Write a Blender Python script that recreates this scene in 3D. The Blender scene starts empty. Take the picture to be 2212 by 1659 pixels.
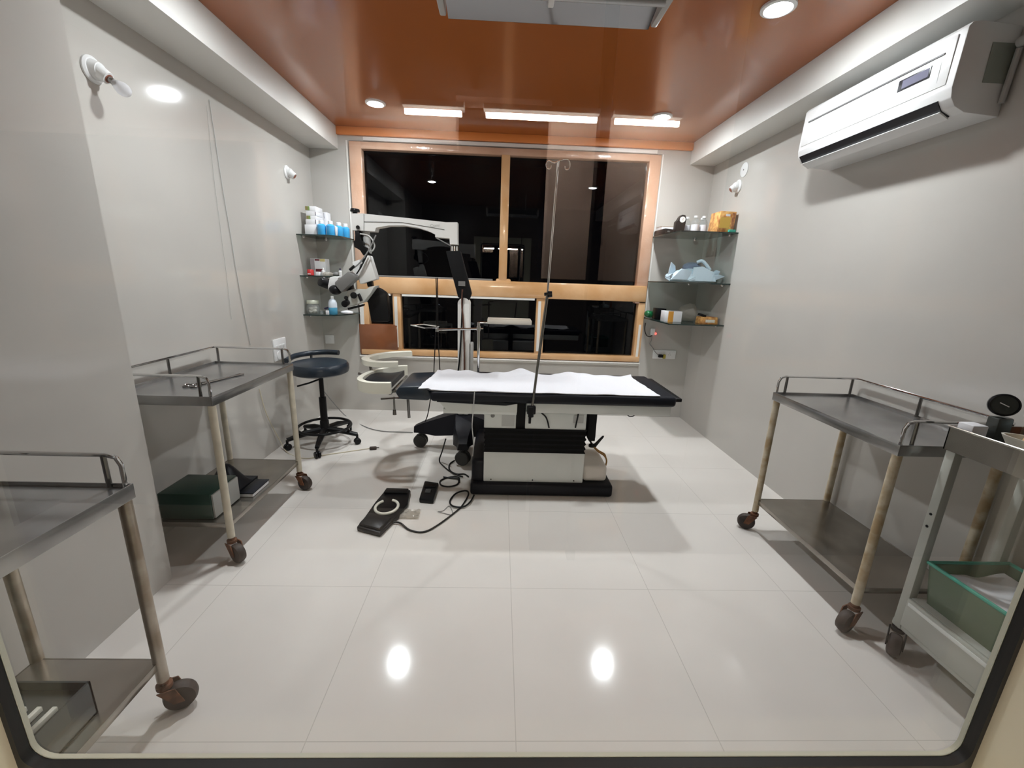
import bpy, bmesh, math, random
from mathutils import Vector, Matrix, Euler, noise

SC = bpy.context.scene
COL = SC.collection
PI = math.pi
random.seed(7)

# ------------------------------------------------------------ camera, world, exposure
CAM_PITCH, CAM_YAW, CAM_ROLL, CAM_H = 0.2497, 0.0346, 0.035, 1.40
cd = bpy.data.cameras.new('camera')
cam = bpy.data.objects.new('camera', cd)
COL.objects.link(cam)
cd.sensor_width = 36.0
cd.lens = 36.0 * 902.84 / 2212.0
cd.clip_start = 0.02
_f = Vector((math.sin(CAM_YAW) * math.cos(CAM_PITCH), math.cos(CAM_YAW) * math.cos(CAM_PITCH), -math.sin(CAM_PITCH)))
_r = Vector((math.cos(CAM_YAW), -math.sin(CAM_YAW), 0))
_u = _r.cross(_f)
_c, _s = math.cos(CAM_ROLL), math.sin(CAM_ROLL)
_R, _U = _r * _c + _u * _s, _u * _c - _r * _s
cam.matrix_world = Matrix(((_R.x, _U.x, -_f.x, 0), (_R.y, _U.y, -_f.y, 0), (_R.z, _U.z, -_f.z, CAM_H), (0, 0, 0, 1)))
SC.camera = cam

world = bpy.data.worlds.new('night')
SC.world = world
world.use_nodes = True
bg = world.node_tree.nodes['Background']
bg.inputs[0].default_value = (0.010, 0.013, 0.022, 1)   # night sky outside the window
bg.inputs[1].default_value = 0.35

SC.view_settings.view_transform = 'Standard'
SC.view_settings.look = 'None'
SC.view_settings.gamma = 1.0
SC.view_settings.use_curve_mapping = False
SC.view_settings.exposure = 0.0

LAMP_STRENGTH = 700.0         # the four ceiling downlights
SPOT_POWER = 45.0             # the beam each downlight's reflector throws down
CORRIDOR_STRENGTH = 420.0      # the corridor lamp behind the glazed door

# ------------------------------------------------------------ materials
def mat(name, col, rough=0.5, metal=0.0, spec=0.5, coat=0.0, nscale=0, namt=0.0, bump=0.0, bscale=40, trans=0.0, alpha=1.0, coat_rough=0.05, col2=None, sss=0.0):
    m = bpy.data.materials.new(name)
    m.use_nodes = True
    nt = m.node_tree
    b = nt.nodes['Principled BSDF']
    b.inputs['Base Color'].default_value = (*col, 1)
    b.inputs['Roughness'].default_value = rough
    b.inputs['Metallic'].default_value = metal
    b.inputs['Specular IOR Level'].default_value = spec
    b.inputs['Coat Weight'].default_value = coat
    b.inputs['Coat Roughness'].default_value = coat_rough
    b.inputs['Transmission Weight'].default_value = trans
    b.inputs['Alpha'].default_value = alpha
    if namt or col2:
        tc = nt.nodes.new('ShaderNodeTexCoord')
        n = nt.nodes.new('ShaderNodeTexNoise')
        n.inputs['Scale'].default_value = nscale or 5
        n.inputs['Detail'].default_value = 5
        nt.links.new(tc.outputs['Object'], n.inputs['Vector'])
        r = nt.nodes.new('ShaderNodeValToRGB')
        c2 = col2 or tuple(min(1, c * (1 + namt)) for c in col)
        c1 = col if col2 else tuple(c * (1 - namt) for c in col)
        r.color_ramp.elements[0].color = (*c1, 1)
        r.color_ramp.elements[1].color = (*c2, 1)
        r.color_ramp.elements[0].position = 0.38
        r.color_ramp.elements[1].position = 0.64
        nt.links.new(n.outputs['Fac'], r.inputs['Fac'])
        nt.links.new(r.outputs['Color'], b.inputs['Base Color'])
    if bump:
        tc = nt.nodes.new('ShaderNodeTexCoord')
        n = nt.nodes.new('ShaderNodeTexNoise')
        n.inputs['Scale'].default_value = bscale
        n.inputs['Detail'].default_value = 3
        nt.links.new(tc.outputs['Object'], n.inputs['Vector'])
        bp = nt.nodes.new('ShaderNodeBump')
        bp.inputs['Strength'].default_value = bump
        bp.inputs['Distance'].default_value = 0.01
        nt.links.new(n.outputs['Fac'], bp.inputs['Height'])
        nt.links.new(bp.outputs['Normal'], b.inputs['Normal'])
    return m

def emit(name, col, s):
    m = bpy.data.materials.new(name)
    m.use_nodes = True
    nt = m.node_tree
    nt.nodes.clear()
    e = nt.nodes.new('ShaderNodeEmission')
    e.inputs[0].default_value = (*col, 1)
    e.inputs[1].default_value = s
    o = nt.nodes.new('ShaderNodeOutputMaterial')
    nt.links.new(e.outputs[0], o.inputs[0])
    return m

def tile_mat(name, col, joint, axes, size, off, jw=0.004, rough=0.1, var=0.03, spec=0.5, jmix=1.0):
    """polished tiles: joint lines on a world-space grid over two axes"""
    m = bpy.data.materials.new(name)
    m.use_nodes = True
    nt = m.node_tree
    L = nt.links
    b = nt.nodes['Principled BSDF']
    geo = nt.nodes.new('ShaderNodeNewGeometry')
    sep = nt.nodes.new('ShaderNodeSeparateXYZ')
    L.new(geo.outputs['Position'], sep.inputs[0])
    def mth(op, a, bb=None):
        n = nt.nodes.new('ShaderNodeMath'); n.operation = op
        for i, v in enumerate((a, bb)):
            if v is None: continue
            if isinstance(v, (int, float)): n.inputs[i].default_value = v
            else: L.new(v, n.inputs[i])
        return n.outputs[0]
    line = None
    for a, sz, of in zip(axes, size, off):
        t = mth('DIVIDE', mth('SUBTRACT', sep.outputs[a], of), sz)
        d = mth('ABSOLUTE', mth('SUBTRACT', mth('FRACT', mth('ADD', t, 0.5)), 0.5))
        k = mth('LESS_THAN', d, jw / sz / 2)
        line = k if line is None else mth('MAXIMUM', line, k)
    line = mth('MULTIPLY', line, jmix)
    n = nt.nodes.new('ShaderNodeTexNoise')
    n.inputs['Scale'].default_value = 2.3
    n.inputs['Detail'].default_value = 6
    L.new(geo.outputs['Position'], n.inputs['Vector'])
    r = nt.nodes.new('ShaderNodeValToRGB')
    r.color_ramp.elements[0].color = (*[c * (1 - var) for c in col], 1)
    r.color_ramp.elements[1].color = (*[c * (1 + var) for c in col], 1)
    r.color_ramp.elements[0].position = 0.35
    r.color_ramp.elements[1].position = 0.65
    L.new(n.outputs['Fac'], r.inputs['Fac'])
    mx = nt.nodes.new('ShaderNodeMix'); mx.data_type = 'RGBA'
    L.new(line, mx.inputs[0]); L.new(r.outputs['Color'], mx.inputs[6])
    mx.inputs[7].default_value = (*joint, 1)
    L.new(mx.outputs[2], b.inputs['Base Color'])
    b.inputs['Roughness'].default_value = rough
    b.inputs['Specular IOR Level'].default_value = spec
    return m

def glass_mat(name, tint=(1, 1, 1), ior=1.5, rough=0.0, haze=0.0, haze_col=(.8, .85, .8)):
    """thin pane: clear with mirror reflection by Fresnel, optionally dusty"""
    m = bpy.data.materials.new(name)
    m.use_nodes = True
    nt = m.node_tree
    nt.nodes.clear()
    L = nt.links
    tr = nt.nodes.new('ShaderNodeBsdfTransparent'); tr.inputs[0].default_value = (*tint, 1)
    gl = nt.nodes.new('ShaderNodeBsdfGlossy'); gl.inputs['Roughness'].default_value = rough
    lw = nt.nodes.new('ShaderNodeLayerWeight'); lw.inputs['Blend'].default_value = 0.5
    pw = nt.nodes.new('ShaderNodeMath'); pw.operation = 'POWER'; pw.inputs[1].default_value = 5.0
    L.new(lw.outputs['Facing'], pw.inputs[0])
    f0 = ((ior - 1) / (ior + 1)) ** 2
    fr = nt.nodes.new('ShaderNodeMath'); fr.operation = 'MULTIPLY_ADD'
    fr.inputs[1].default_value = 1 - f0; fr.inputs[2].default_value = f0
    L.new(pw.outputs[0], fr.inputs[0])
    mx = nt.nodes.new('ShaderNodeMixShader')
    L.new(fr.outputs[0], mx.inputs[0]); L.new(tr.outputs[0], mx.inputs[1]); L.new(gl.outputs[0], mx.inputs[2])
    out = mx.outputs[0]
    if haze:
        df = nt.nodes.new('ShaderNodeBsdfDiffuse'); df.inputs[0].default_value = (*haze_col, 1)
        m2 = nt.nodes.new('ShaderNodeMixShader'); m2.inputs[0].default_value = haze
        L.new(out, m2.inputs[1]); L.new(df.outputs[0], m2.inputs[2]); out = m2.outputs[0]
    o = nt.nodes.new('ShaderNodeOutputMaterial')
    L.new(out, o.inputs[0])
    return m

WALLC = (0.535, 0.510, 0.475)
M = dict(
    floor=tile_mat('polished_floor_tile', (0.75, 0.712, 0.670), (0.40, 0.375, 0.34), (0, 1), (0.645, 0.662), (0.085, 0.985), jw=0.003, rough=0.09, var=0.025, jmix=0.5),
    wall=tile_mat('polished_wall_tile', WALLC, (0.50, 0.47, 0.43), (2,), (0.62,), (0.47,), jw=0.003, rough=0.10, var=0.02, jmix=0.25),
    front_wall=mat('front_wall_low_bounce', (0.16, 0.13, 0.11), 0.3),  # unseen wall, set dark to lessen bounced light near the camera
    wall_plain=mat('painted_wall', (0.62, 0.60, 0.56), 0.25),
    ceiling=mat('orange_gloss_ceiling', (0.37, 0.105, 0.025), 0.22, coat=0.3, coat_rough=0.08),
    cornice=mat('orange_cornice', (0.78, 0.25, 0.06), 0.4),
    beam=mat('white_beam', (0.74, 0.73, 0.70), 0.35),
    white_strip=mat('white_putty_strip', (0.82, 0.80, 0.76), 0.4),
    wood=mat('varnished_wood', (0.64, 0.35, 0.15), 0.25, coat=1.0, nscale=3, col2=(0.76, 0.47, 0.25), bump=0.25, bscale=14),
    wood_wrap=mat('film_wrapped_wood', (0.56, 0.33, 0.22), 0.16, coat=1.0, nscale=3, col2=(0.66, 0.43, 0.31), bump=0.5, bscale=18),
    brown=mat('brown_board', (0.24, 0.085, 0.035), 0.22, coat=0.6, nscale=3, namt=0.2, bump=0.2, bscale=9),
    pane=glass_mat('window_glass', (0.25, 0.27, 0.30)),
    door_pane=glass_mat('door_glass', (0.965, 0.975, 0.965)),
    gasket=mat('black_rubber', (0.006, 0.006, 0.006), 0.45),
    door=mat('cream_door', (0.80, 0.78, 0.62), 0.4, nscale=2, namt=0.06),
    bead=mat('pale_bead', (0.62, 0.64, 0.55), 0.4),
    cor_wall=mat('corridor_wall', (0.80, 0.62, 0.54), 0.7),
    cor_dark=mat('corridor_reflection_dark', (0.004, 0.0035, 0.0035), 0.9, spec=0.1),  # near-black, so the added corridor surfaces stay dark in the door glass
    steel=mat('brushed_steel', (0.36, 0.335, 0.30), 0.22, metal=0.9, nscale=6, namt=0.12),
    tray_steel=mat('worn_tray_steel', (0.34, 0.335, 0.33), 0.24, metal=0.8, nscale=5, namt=0.2),
    chrome=mat('chrome', (0.72, 0.72, 0.72), 0.08, metal=1.0),
    dark_chrome=mat('dark_chrome', (0.30, 0.29, 0.28), 0.15, metal=1.0),
    mirror=mat('mirror_reflector', (0.17, 0.165, 0.155), 0.08, metal=1.0),
    leg=mat('chipped_cream_paint', (0.66, 0.60, 0.48), 0.4, nscale=14, namt=0.10),
    leg_rust=mat('rust_spotted_cream_paint', (0.40, 0.29, 0.16), 0.45, nscale=16, col2=(0.62, 0.55, 0.42)),
    leg_steel=mat('stained_steel_leg', (0.30, 0.24, 0.18), 0.3, metal=0.7, nscale=9, col2=(0.50, 0.45, 0.38)),
    rust=mat('rusty_castor', (0.16, 0.065, 0.03), 0.7, nscale=30, namt=0.4),
    tyre=mat('worn_rubber_tyre', (0.05, 0.035, 0.028), 0.6, nscale=20, namt=0.4),
    black=mat('black_plastic', (0.008, 0.008, 0.009), 0.35, spec=0.22),
    black_soft=mat('black_vinyl', (0.011, 0.012, 0.017), 0.38, spec=0.22, bump=0.08, bscale=60),
    black_matte=mat('black_cover', (0.005, 0.005, 0.006), 0.7, spec=0.22),
    black_base=mat('black_painted_base', (0.010, 0.010, 0.014), 0.4, spec=0.22),
    navy=mat('navy_vinyl', (0.018, 0.027, 0.040), 0.3, bump=0.06, bscale=50),
    enamel=mat('white_enamel', (0.74, 0.76, 0.74), 0.28, nscale=3, namt=0.03),
    cream=mat('cream_plastic', (0.80, 0.78, 0.68), 0.32),
    microscope=mat('microscope_white', (0.78, 0.77, 0.75), 0.35),
    grey=mat('grey_metal', (0.19, 0.185, 0.18), 0.4),
    lightgrey=mat('light_grey', (0.50, 0.50, 0.49), 0.35),
    cloth=mat('white_cotton_sheet', (0.74, 0.74, 0.78), 0.85, bump=0.15, bscale=90),
    white=mat('white_plastic', (0.82, 0.82, 0.82), 0.35),
    white_card=mat('white_card', (0.84, 0.84, 0.87), 0.6),
    lamp_trim=mat('white_lamp_trim', (0.85, 0.85, 0.85), 0.4),
    bulb=glass_mat('clear_bulb', (0.93, 0.93, 0.95), haze=0.35, haze_col=(.85, .85, .88)),
    shelf=glass_mat('dark_shelf_glass', (0.42, 0.50, 0.48), rough=0.02, haze=0.12, haze_col=(.10, .16, .15)),
    shelf_edge=mat('dark_glass_edge', (0.02, 0.035, 0.032), 0.15),
    clear=glass_mat('clear_glass', (0.90, 0.92, 0.92), haze=0.18, haze_col=(.8, .82, .82)),
    bottle_glass=glass_mat('bottle_glass', (0.90, 0.92, 0.92), haze=0.06, haze_col=(.8, .82, .82)),
    film=glass_mat('clear_film', (0.88, 0.86, 0.82), haze=0.35, haze_col=(.6, .56, .5), rough=0.1),
    blue_liq=mat('blue_liquid', (0.06, 0.42, 0.82), 0.15, coat=0.5),
    blue_pale=mat('frosted_plastic', (0.66, 0.72, 0.80), 0.3),
    drape=mat('pale_blue_drape', (0.56, 0.70, 0.80), 0.35, bump=0.2, bscale=25),
    drape_dark=mat('blue_grey_drape', (0.16, 0.21, 0.30), 0.4),
    orange=mat('orange_card', (0.42, 0.15, 0.04), 0.5, nscale=26, col2=(0.80, 0.46, 0.15)),
    orange_print=mat('orange_brown_print', (0.30, 0.11, 0.05), 0.5, nscale=30, col2=(0.75, 0.38, 0.12)),
    red=mat('red_plastic', (0.55, 0.03, 0.03), 0.35),
    maroon=mat('maroon_print', (0.16, 0.02, 0.03), 0.5),
    green=mat('green_wrap', (0.01, 0.14, 0.045), 0.35, nscale=30, namt=0.5),
    darkgreen=mat('dark_green_board', (0.022, 0.055, 0.040), 0.32, nscale=4, namt=0.2),
    teal=mat('teal_plastic', (0.05, 0.38, 0.28), 0.3),
    teal_clear=glass_mat('cloudy_green_plastic', (0.50, 0.62, 0.50), haze=0.45, haze_col=(.26, .33, .24), rough=0.15),
    olive=mat('olive_rubber', (0.05, 0.055, 0.04), 0.6),
    jarwhite=mat('cotton', (0.72, 0.68, 0.60), 0.9, nscale=18, namt=0.2),
    lidgrey=mat('aluminium_lid', (0.60, 0.62, 0.52), 0.4, metal=0.4),
    dframe=mat('grey_white_paint', (0.46, 0.47, 0.43), 0.4, nscale=5, namt=0.06),
    yellow=mat('yellow_plug', (0.45, 0.36, 0.05), 0.5),
    led=emit('red_indicator', (1.0, 0.10, 0.08), 3.0),
    bulb_on=emit('downlight_glow', (0.92, 0.96, 1.0), LAMP_STRENGTH),
    cor_on=emit('corridor_lamp_glow', (1.0, 0.90, 0.78), CORRIDOR_STRENGTH),
    pink=mat('pink_label', (0.75, 0.25, 0.30), 0.5),
    copper=mat('brown_cable', (0.10, 0.035, 0.02), 0.5),
    brass=mat('brass_lead', (0.40, 0.22, 0.07), 0.4, metal=0.5),
    grey_cable=mat('grey_cable', (0.22, 0.22, 0.22), 0.4),
    cream_cable=mat('cream_cable', (0.62, 0.56, 0.42), 0.5),
    dial=mat('dial_face', (0.75, 0.72, 0.68), 0.4),
    display=mat('display_window', (0.20, 0.20, 0.27), 0.12),
    groove=mat('panel_groove', (0.12, 0.12, 0.12), 0.5),
    ac=mat('ac_white_plastic', (0.82, 0.82, 0.82), 0.3),
    ac_side=mat('ac_side_plastic', (0.70, 0.69, 0.66), 0.4),
    slot=mat('dark_air_slot', (0.008, 0.009, 0.014), 0.4),
)

# ------------------------------------------------------------ building helpers
def fm(o):
    m = o.matrix_basis.copy()
    p = o.parent
    while p is not None:
        m = p.matrix_basis @ m
        p = p.parent
    return m

class MB:
    """collects shapes (in scene coordinates) and links them as one mesh object"""
    def __init__(self): self.bm = bmesh.new()
    def _bev(self, vs, b, seg=2):
        if b > 0:
            es = list({e for v in vs for e in v.link_edges})
            bmesh.ops.bevel(self.bm, geom=es, offset=b, segments=seg, profile=0.5, affect='EDGES', clamp_overlap=True)
    def box(self, c, s, b=0, rot=None, seg=2):
        mt = Matrix.Translation(Vector(c))
        if rot is not None: mt = mt @ (rot if isinstance(rot, Matrix) else Euler(rot).to_matrix().to_4x4())
        mt = mt @ Matrix.Diagonal((*s, 1))
        r = bmesh.ops.create_cube(self.bm, size=1, matrix=mt)
        self._bev(r['verts'], b, seg)
        return self
    def bx(self, x0, x1, y0, y1, z0, z1, b=0, seg=2):
        return self.box(((x0+x1)/2, (y0+y1)/2, (z0+z1)/2), (abs(x1-x0), abs(y1-y0), abs(z1-z0)), b, None, seg)
    def cyl(self, p0, p1, r0, r1=None, n=20, b=0):
        p0, p1 = Vector(p0), Vector(p1)
        r1 = r0 if r1 is None else r1
        d = p1 - p0
        q = d.to_track_quat('Z', 'Y').to_matrix().to_4x4()
        r = bmesh.ops.create_cone(self.bm, cap_ends=True, segments=n, radius1=r0, radius2=r1, depth=d.length, matrix=Matrix.Translation((p0+p1)/2) @ q)
        if b: 
            vs = r['verts']
            es = [e for e in {e for v in vs for e in v.link_edges} if len(e.link_faces) == 2 and max(len(f.verts) for f in e.link_faces) > 4]
            bmesh.ops.bevel(self.bm, geom=es, offset=b, segments=2, profile=0.5, affect='EDGES', clamp_overlap=True)
        return self
    def tube(self, pts, r, n=8, closed=False, caps=True):
        pts = [Vector(p) for p in pts]
        N = len(pts)
        rs = r if isinstance(r, (list, tuple)) else [r] * N
        rings = []
        up = None
        for i in range(N):
            if closed: t = pts[(i+1) % N] - pts[i-1]
            elif i == 0: t = pts[1] - pts[0]
            elif i == N-1: t = pts[-1] - pts[-2]
            else: t = (pts[i+1] - pts[i]).normalized() + (pts[i] - pts[i-1]).normalized()
            t.normalize()
            if up is None:
                up = t.orthogonal().normalized()
            else:
                up = (up - t * up.dot(t))
                if up.length < 1e-6: up = t.orthogonal()
                up.normalize()
            w = t.cross(up)
            rings.append([self.bm.verts.new(pts[i] + (up * math.cos(a) + w * math.sin(a)) * rs[i]) for a in [2*PI*k/n for k in range(n)]])
        for i in range(N if closed else N-1):
            a, b2 = rings[i], rings[(i+1) % N]
            for k in range(n):
                self.bm.faces.new((a[k], a[(k+1) % n], b2[(k+1) % n], b2[k]))
        if caps and not closed:
            self.bm.faces.new(rings[0][::-1]); self.bm.faces.new(rings[-1])
        return self
    def lathe(self, prof, c, n=28, axis=(0, 0, 1)):
        q = Vector(axis).to_track_quat('Z', 'Y').to_matrix()
        c = Vector(c)
        rings = []
        for r, z in prof:
            if r < 1e-5: rings.append([self.bm.verts.new(c + q @ Vector((0, 0, z)))])
            else: rings.append([self.bm.verts.new(c + q @ Vector((r*math.cos(2*PI*k/n), r*math.sin(2*PI*k/n), z))) for k in range(n)])
        for a, b2 in zip(rings[:-1], rings[1:]):
            if len(a) == 1 and len(b2) == 1: continue
            for k in range(n):
                k2 = (k+1) % n
                if len(a) == 1: self.bm.faces.new((a[0], b2[k2], b2[k]))
                elif len(b2) == 1: self.bm.faces.new((a[k], a[k2], b2[0]))
                else: self.bm.faces.new((a[k], a[k2], b2[k2], b2[k]))
        if len(rings[0]) > 1: self.bm.faces.new(rings[0][::-1])
        if len(rings[-1]) > 1: self.bm.faces.new(rings[-1])
        return self
    def prism(self, poly, vec, b=0):
        vec = Vector(vec)
        a = [self.bm.verts.new(Vector(p)) for p in poly]
        c = [self.bm.verts.new(Vector(p) + vec) for p in poly]
        self.bm.faces.new(a[::-1]); self.bm.faces.new(c)
        n = len(a)
        for i in range(n): self.bm.faces.new((a[i], a[(i+1) % n], c[(i+1) % n], c[i]))
        self._bev(a + c, b)
        return self
    def grid(self, fn, nu, nv, thick=0):
        """surface fn(u,v) in 0..1, optionally given thickness downwards"""
        def mk(off):
            return [[self.bm.verts.new(Vector(fn(i/nu, j/nv)) + Vector(off)) for j in range(nv+1)] for i in range(nu+1)]
        g = mk((0, 0, 0))
        for i in range(nu):
            for j in range(nv): self.bm.faces.new((g[i][j], g[i+1][j], g[i+1][j+1], g[i][j+1]))
        if thick:
            h = mk((0, 0, -thick))
            for i in range(nu):
                for j in range(nv): self.bm.faces.new((h[i][j], h[i][j+1], h[i+1][j+1], h[i+1][j]))
            rim = [(i, 0) for i in range(nu)] + [(nu, j) for j in range(nv)] + [(i, nv) for i in range(nu, 0, -1)] + [(0, j) for j in range(nv, 0, -1)]
            for k in range(len(rim)):
                (i, j), (i2, j2) = rim[k], rim[(k+1) % len(rim)]
                self.bm.faces.new((g[i][j], h[i][j], h[i2][j2], g[i2][j2]))
        return self
    def ball(self, c, s, sub=3, amp=0, freq=6, seed=0, flat=None, rot=None):
        mt = Matrix.Translation(Vector(c))
        if rot is not None: mt = mt @ Euler(rot).to_matrix().to_4x4()
        r = bmesh.ops.create_icosphere(self.bm, subdivisions=sub, radius=1, matrix=mt @ Matrix.Diagonal((*s, 1)))
        if amp:
            cc = Vector(c)
            for v in r['verts']:
                p = (v.co - cc) * freq + Vector((seed*3.1, seed*1.7, seed*5.3))
                d = noise.noise(p) + 0.6 * abs(noise.noise(p * 2.1)) - 0.2
                v.co += (v.co - cc) * d * amp
        if flat is not None:
            for v in r['verts']:
                if v.co.z < flat: v.co.z = flat
        return self
    def build(self, name, m, parent=None, ang=0.6):
        bmesh.ops.recalc_face_normals(self.bm, faces=self.bm.faces[:])
        if parent is not None:
            self.bm.transform(fm(parent).inverted())
        me = bpy.data.meshes.new(name)
        self.bm.to_mesh(me); self.bm.free()
        me.materials.append(M[m] if isinstance(m, str) else m)
        me.polygons.foreach_set('use_smooth', [True] * len(me.polygons))
        me.set_sharp_from_angle(angle=ang)
        o = bpy.data.objects.new(name, me)
        COL.objects.link(o)
        if parent is not None: o.parent = parent
        return o
    def solid(self, name, m, label, cat, loc, group=None):
        """a thing that is one mesh, with its origin at loc"""
        self.bm.transform(Matrix.Translation(-Vector(loc)))
        o = self.build(name, m)
        o.location = loc
        tag(o, label, cat, group)
        return o

def tag(o, label, cat, group=None):
    o['label'] = label; o['category'] = cat
    if group: o['group'] = group
    return o

def thing(name, label, cat, loc, rz=0, group=None):
    o = bpy.data.objects.new(name, None)
    COL.objects.link(o)
    o.empty_display_size = 0.1
    o.location = loc; o.rotation_euler = (0, 0, rz)
    return tag(o, label, cat, group)

def struct(mb, name, m, parent=None):
    o = mb.build(name, m, parent)
    if parent is None: o['kind'] = 'structure'
    return o

def copy_tree(o, parent=None):
    c = o.copy(); COL.objects.link(c)
    c.parent = parent
    for ch in [x for x in o.children]: copy_tree(ch, c)
    return c

def again(o, loc, label, rz=None, group=None):
    c = copy_tree(o)
    c.location = loc
    if rz is not None: c.rotation_euler = (0, 0, rz)
    c['label'] = label
    if group: c['group'] = group
    return c

def smooth(pts, k=8, closed=False):
    """Catmull-Rom through points"""
    P = [Vector(p) for p in pts]
    n = len(P)
    out = []
    rng = range(n if closed else n-1)
    for i in rng:
        g = (lambda j: P[j % n]) if closed else (lambda j: P[max(0, min(n-1, j))])
        p0, p1, p2, p3 = g(i-1), g(i), g(i+1), g(i+2)
        for t in [j / k for j in range(k)]:
            out.append(0.5 * ((2*p1) + (p2-p0)*t + (2*p0-5*p1+4*p2-p3)*t*t + (3*p1-p0-3*p2+p3)*t**3))
    if not closed: out.append(P[-1])
    return out

def cable(name, pts, r, m, label, k=8, cat='cable'):
    p = smooth(pts, k)
    return MB().tube(p, r, 8).solid(name, m, label, cat, tuple(p[0]))

# ------------------------------------------------------------ the room
XL, XR, D, H = -1.762, 1.966, 4.229, 2.649
BZ, BL, BR = 2.469, -1.50, 1.731
CX = -1.48                         # face of the thick near piece of the left wall
Y0 = 0.28                          # inner face of the front wall
WX0, WX1, WZ0, WZ1 = -1.40, 1.455, 0.575, 2.545   # window opening
struct(MB().bx(-2.6, 2.8, -2.2, 5.2, -0.12, 0.0), 'floor', 'floor')
struct(MB().bx(-2.6, 2.8, -2.2, 4.6, H, H+0.12), 'ceiling', 'ceiling')
w = MB().bx(XL-0.15, XL, 1.69, D+0.2, 0, H).bx(XL-0.15, CX, 0.22, 1.69, 0, H)
struct(w, 'wall_left', 'wall')
struct(MB().bx(XR, XR+0.15, 0.22, D+0.2, 0, H), 'wall_right', 'wall')
w = MB().bx(XL, WX0, D, D+0.15, 0, H).bx(WX1, XR, D, D+0.15, 0, H).bx(WX0, WX1, D, D+0.15, 0, WZ0).bx(WX0, WX1, D, D+0.15, WZ1, H)
struct(w, 'wall_back', 'wall')
struct(MB().bx(XL, BL, 1.69, D, BZ, H).bx(CX, BL+0.0, 0.28, 1.69, BZ, H) if CX < BL else MB().bx(XL, BL, 1.69, D, BZ, H), 'trim_1', 'beam')
struct(MB().bx(BR, XR, 0.28, D, BZ, H), 'trim_2', 'beam')
struct(MB().bx(BL, BR, D-0.035, D, H-0.065, H, 0.004), 'trim_3', 'cornice')
struct(MB().bx(-1.27, 1.41, D-0.012, D, 2.548, 2.578).bx(-1.428, -1.414, D-0.008, D, 1.06, 2.545).bx(1.462, 1.472, D-0.008, D, 1.06, 2.545), 'trim_4', 'white_strip')

# window: varnished frame, two upper panes, lower row, brown board
wf = MB().bx(WX0+0.005, WX0+0.115, D-0.03, D+0.10, 1.19, WZ1-0.01, 0.006)
wf.bx(WX1-0.115, WX1-0.005, D-0.03, D+0.10, 1.19, WZ1-0.01, 0.006)
wf.bx(WX0+0.11, WX1-0.11, D-0.03, D+0.10, 2.475, WZ1-0.01, 0.006)
win = struct(wf, 'window_1', 'wood_wrap')
struct(MB().bx(-0.022, 0.058, D-0.035, D+0.09, 1.36, 2.48, 0.010).bx(-0.05, 0.10, D-0.037, D+0.08, 1.33, 1.385, 0.02), 'mullion', 'wood', win)
struct(MB().bx(WX0+0.01, WX1-0.01, D-0.045, D+0.10, 1.205, 1.362, 0.012), 'transom', 'wood', win)
struct(MB().bx(-0.96, 0.34, D-0.04, D+0.02, 1.186, 1.206).bx(-1.2, -1.07, D-0.04, D+0.02, 1.186, 1.206), 'paint_strip', 'white_strip', win)
for x0, x1 in ((-1.055, -0.975), (0.36, 0.445)):
    p = struct(MB().bx(x0, x1, D-0.03, D+0.09, 0.64, 1.21, 0.006), 'post', 'wood', win)
    struct(MB().bx(x0+0.018, x0+0.046, D-0.036, D-0.025, 0.68, 1.18), 'paint_strip', 'white_strip', p)
p = struct(MB().bx(WX0+0.02, WX0+0.11, D-0.03, D+0.09, 0.64, 1.21, 0.006), 'jamb', 'wood', win)
struct(MB().bx(WX0+0.025, WX0+0.062, D-0.036, D-0.025, 0.90, 1.14), 'paint_strip', 'white_strip', p)
p = struct(MB().bx(WX1-0.075, WX1-0.005, D-0.03, D+0.09, 0.60, 1.21, 0.006), 'jamb', 'wood', win)
struct(MB().bx(WX1-0.05, WX1-0.028, D-0.036, D-0.025, 0.62, 0.98), 'paint_strip', 'white_strip', p)
struct(MB().bx(WX0+0.02, WX1-0.01, D-0.04, D+0.09, 0.598, 0.655, 0.008), 'bottom_rail', 'wood', win)
struct(MB().bx(WX0, WX1, D-0.045, D+0.05, 0.575, 0.59, 0.003).bx(WX0, WX1, D-0.012, D+0.02, 0.555, 0.567, 0.002), 'sill', 'white_strip', win)
for x0, x1, z0, z1 in ((-1.29, -0.02, 1.36, 2.48), (0.055, 1.345, 1.36, 2.48), (-1.30, -1.05, 0.65, 1.21), (-0.98, 0.365, 0.65, 1.21), (0.44, 1.39, 0.65, 1.21)):
    struct(MB().bx(x0, x1, D+0.040, D+0.045, z0, z1), 'pane', 'pane', win)
struct(MB().bx(WX0+0.005, -1.01, D-0.038, D+0.03, 0.60, 0.905, 0.012), 'board', 'brown', win)
struct(MB().bx(-1.27, -0.08, D-0.028, D-0.005, 1.358, 1.378, 0.003), 'track', 'grey', win)

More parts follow.
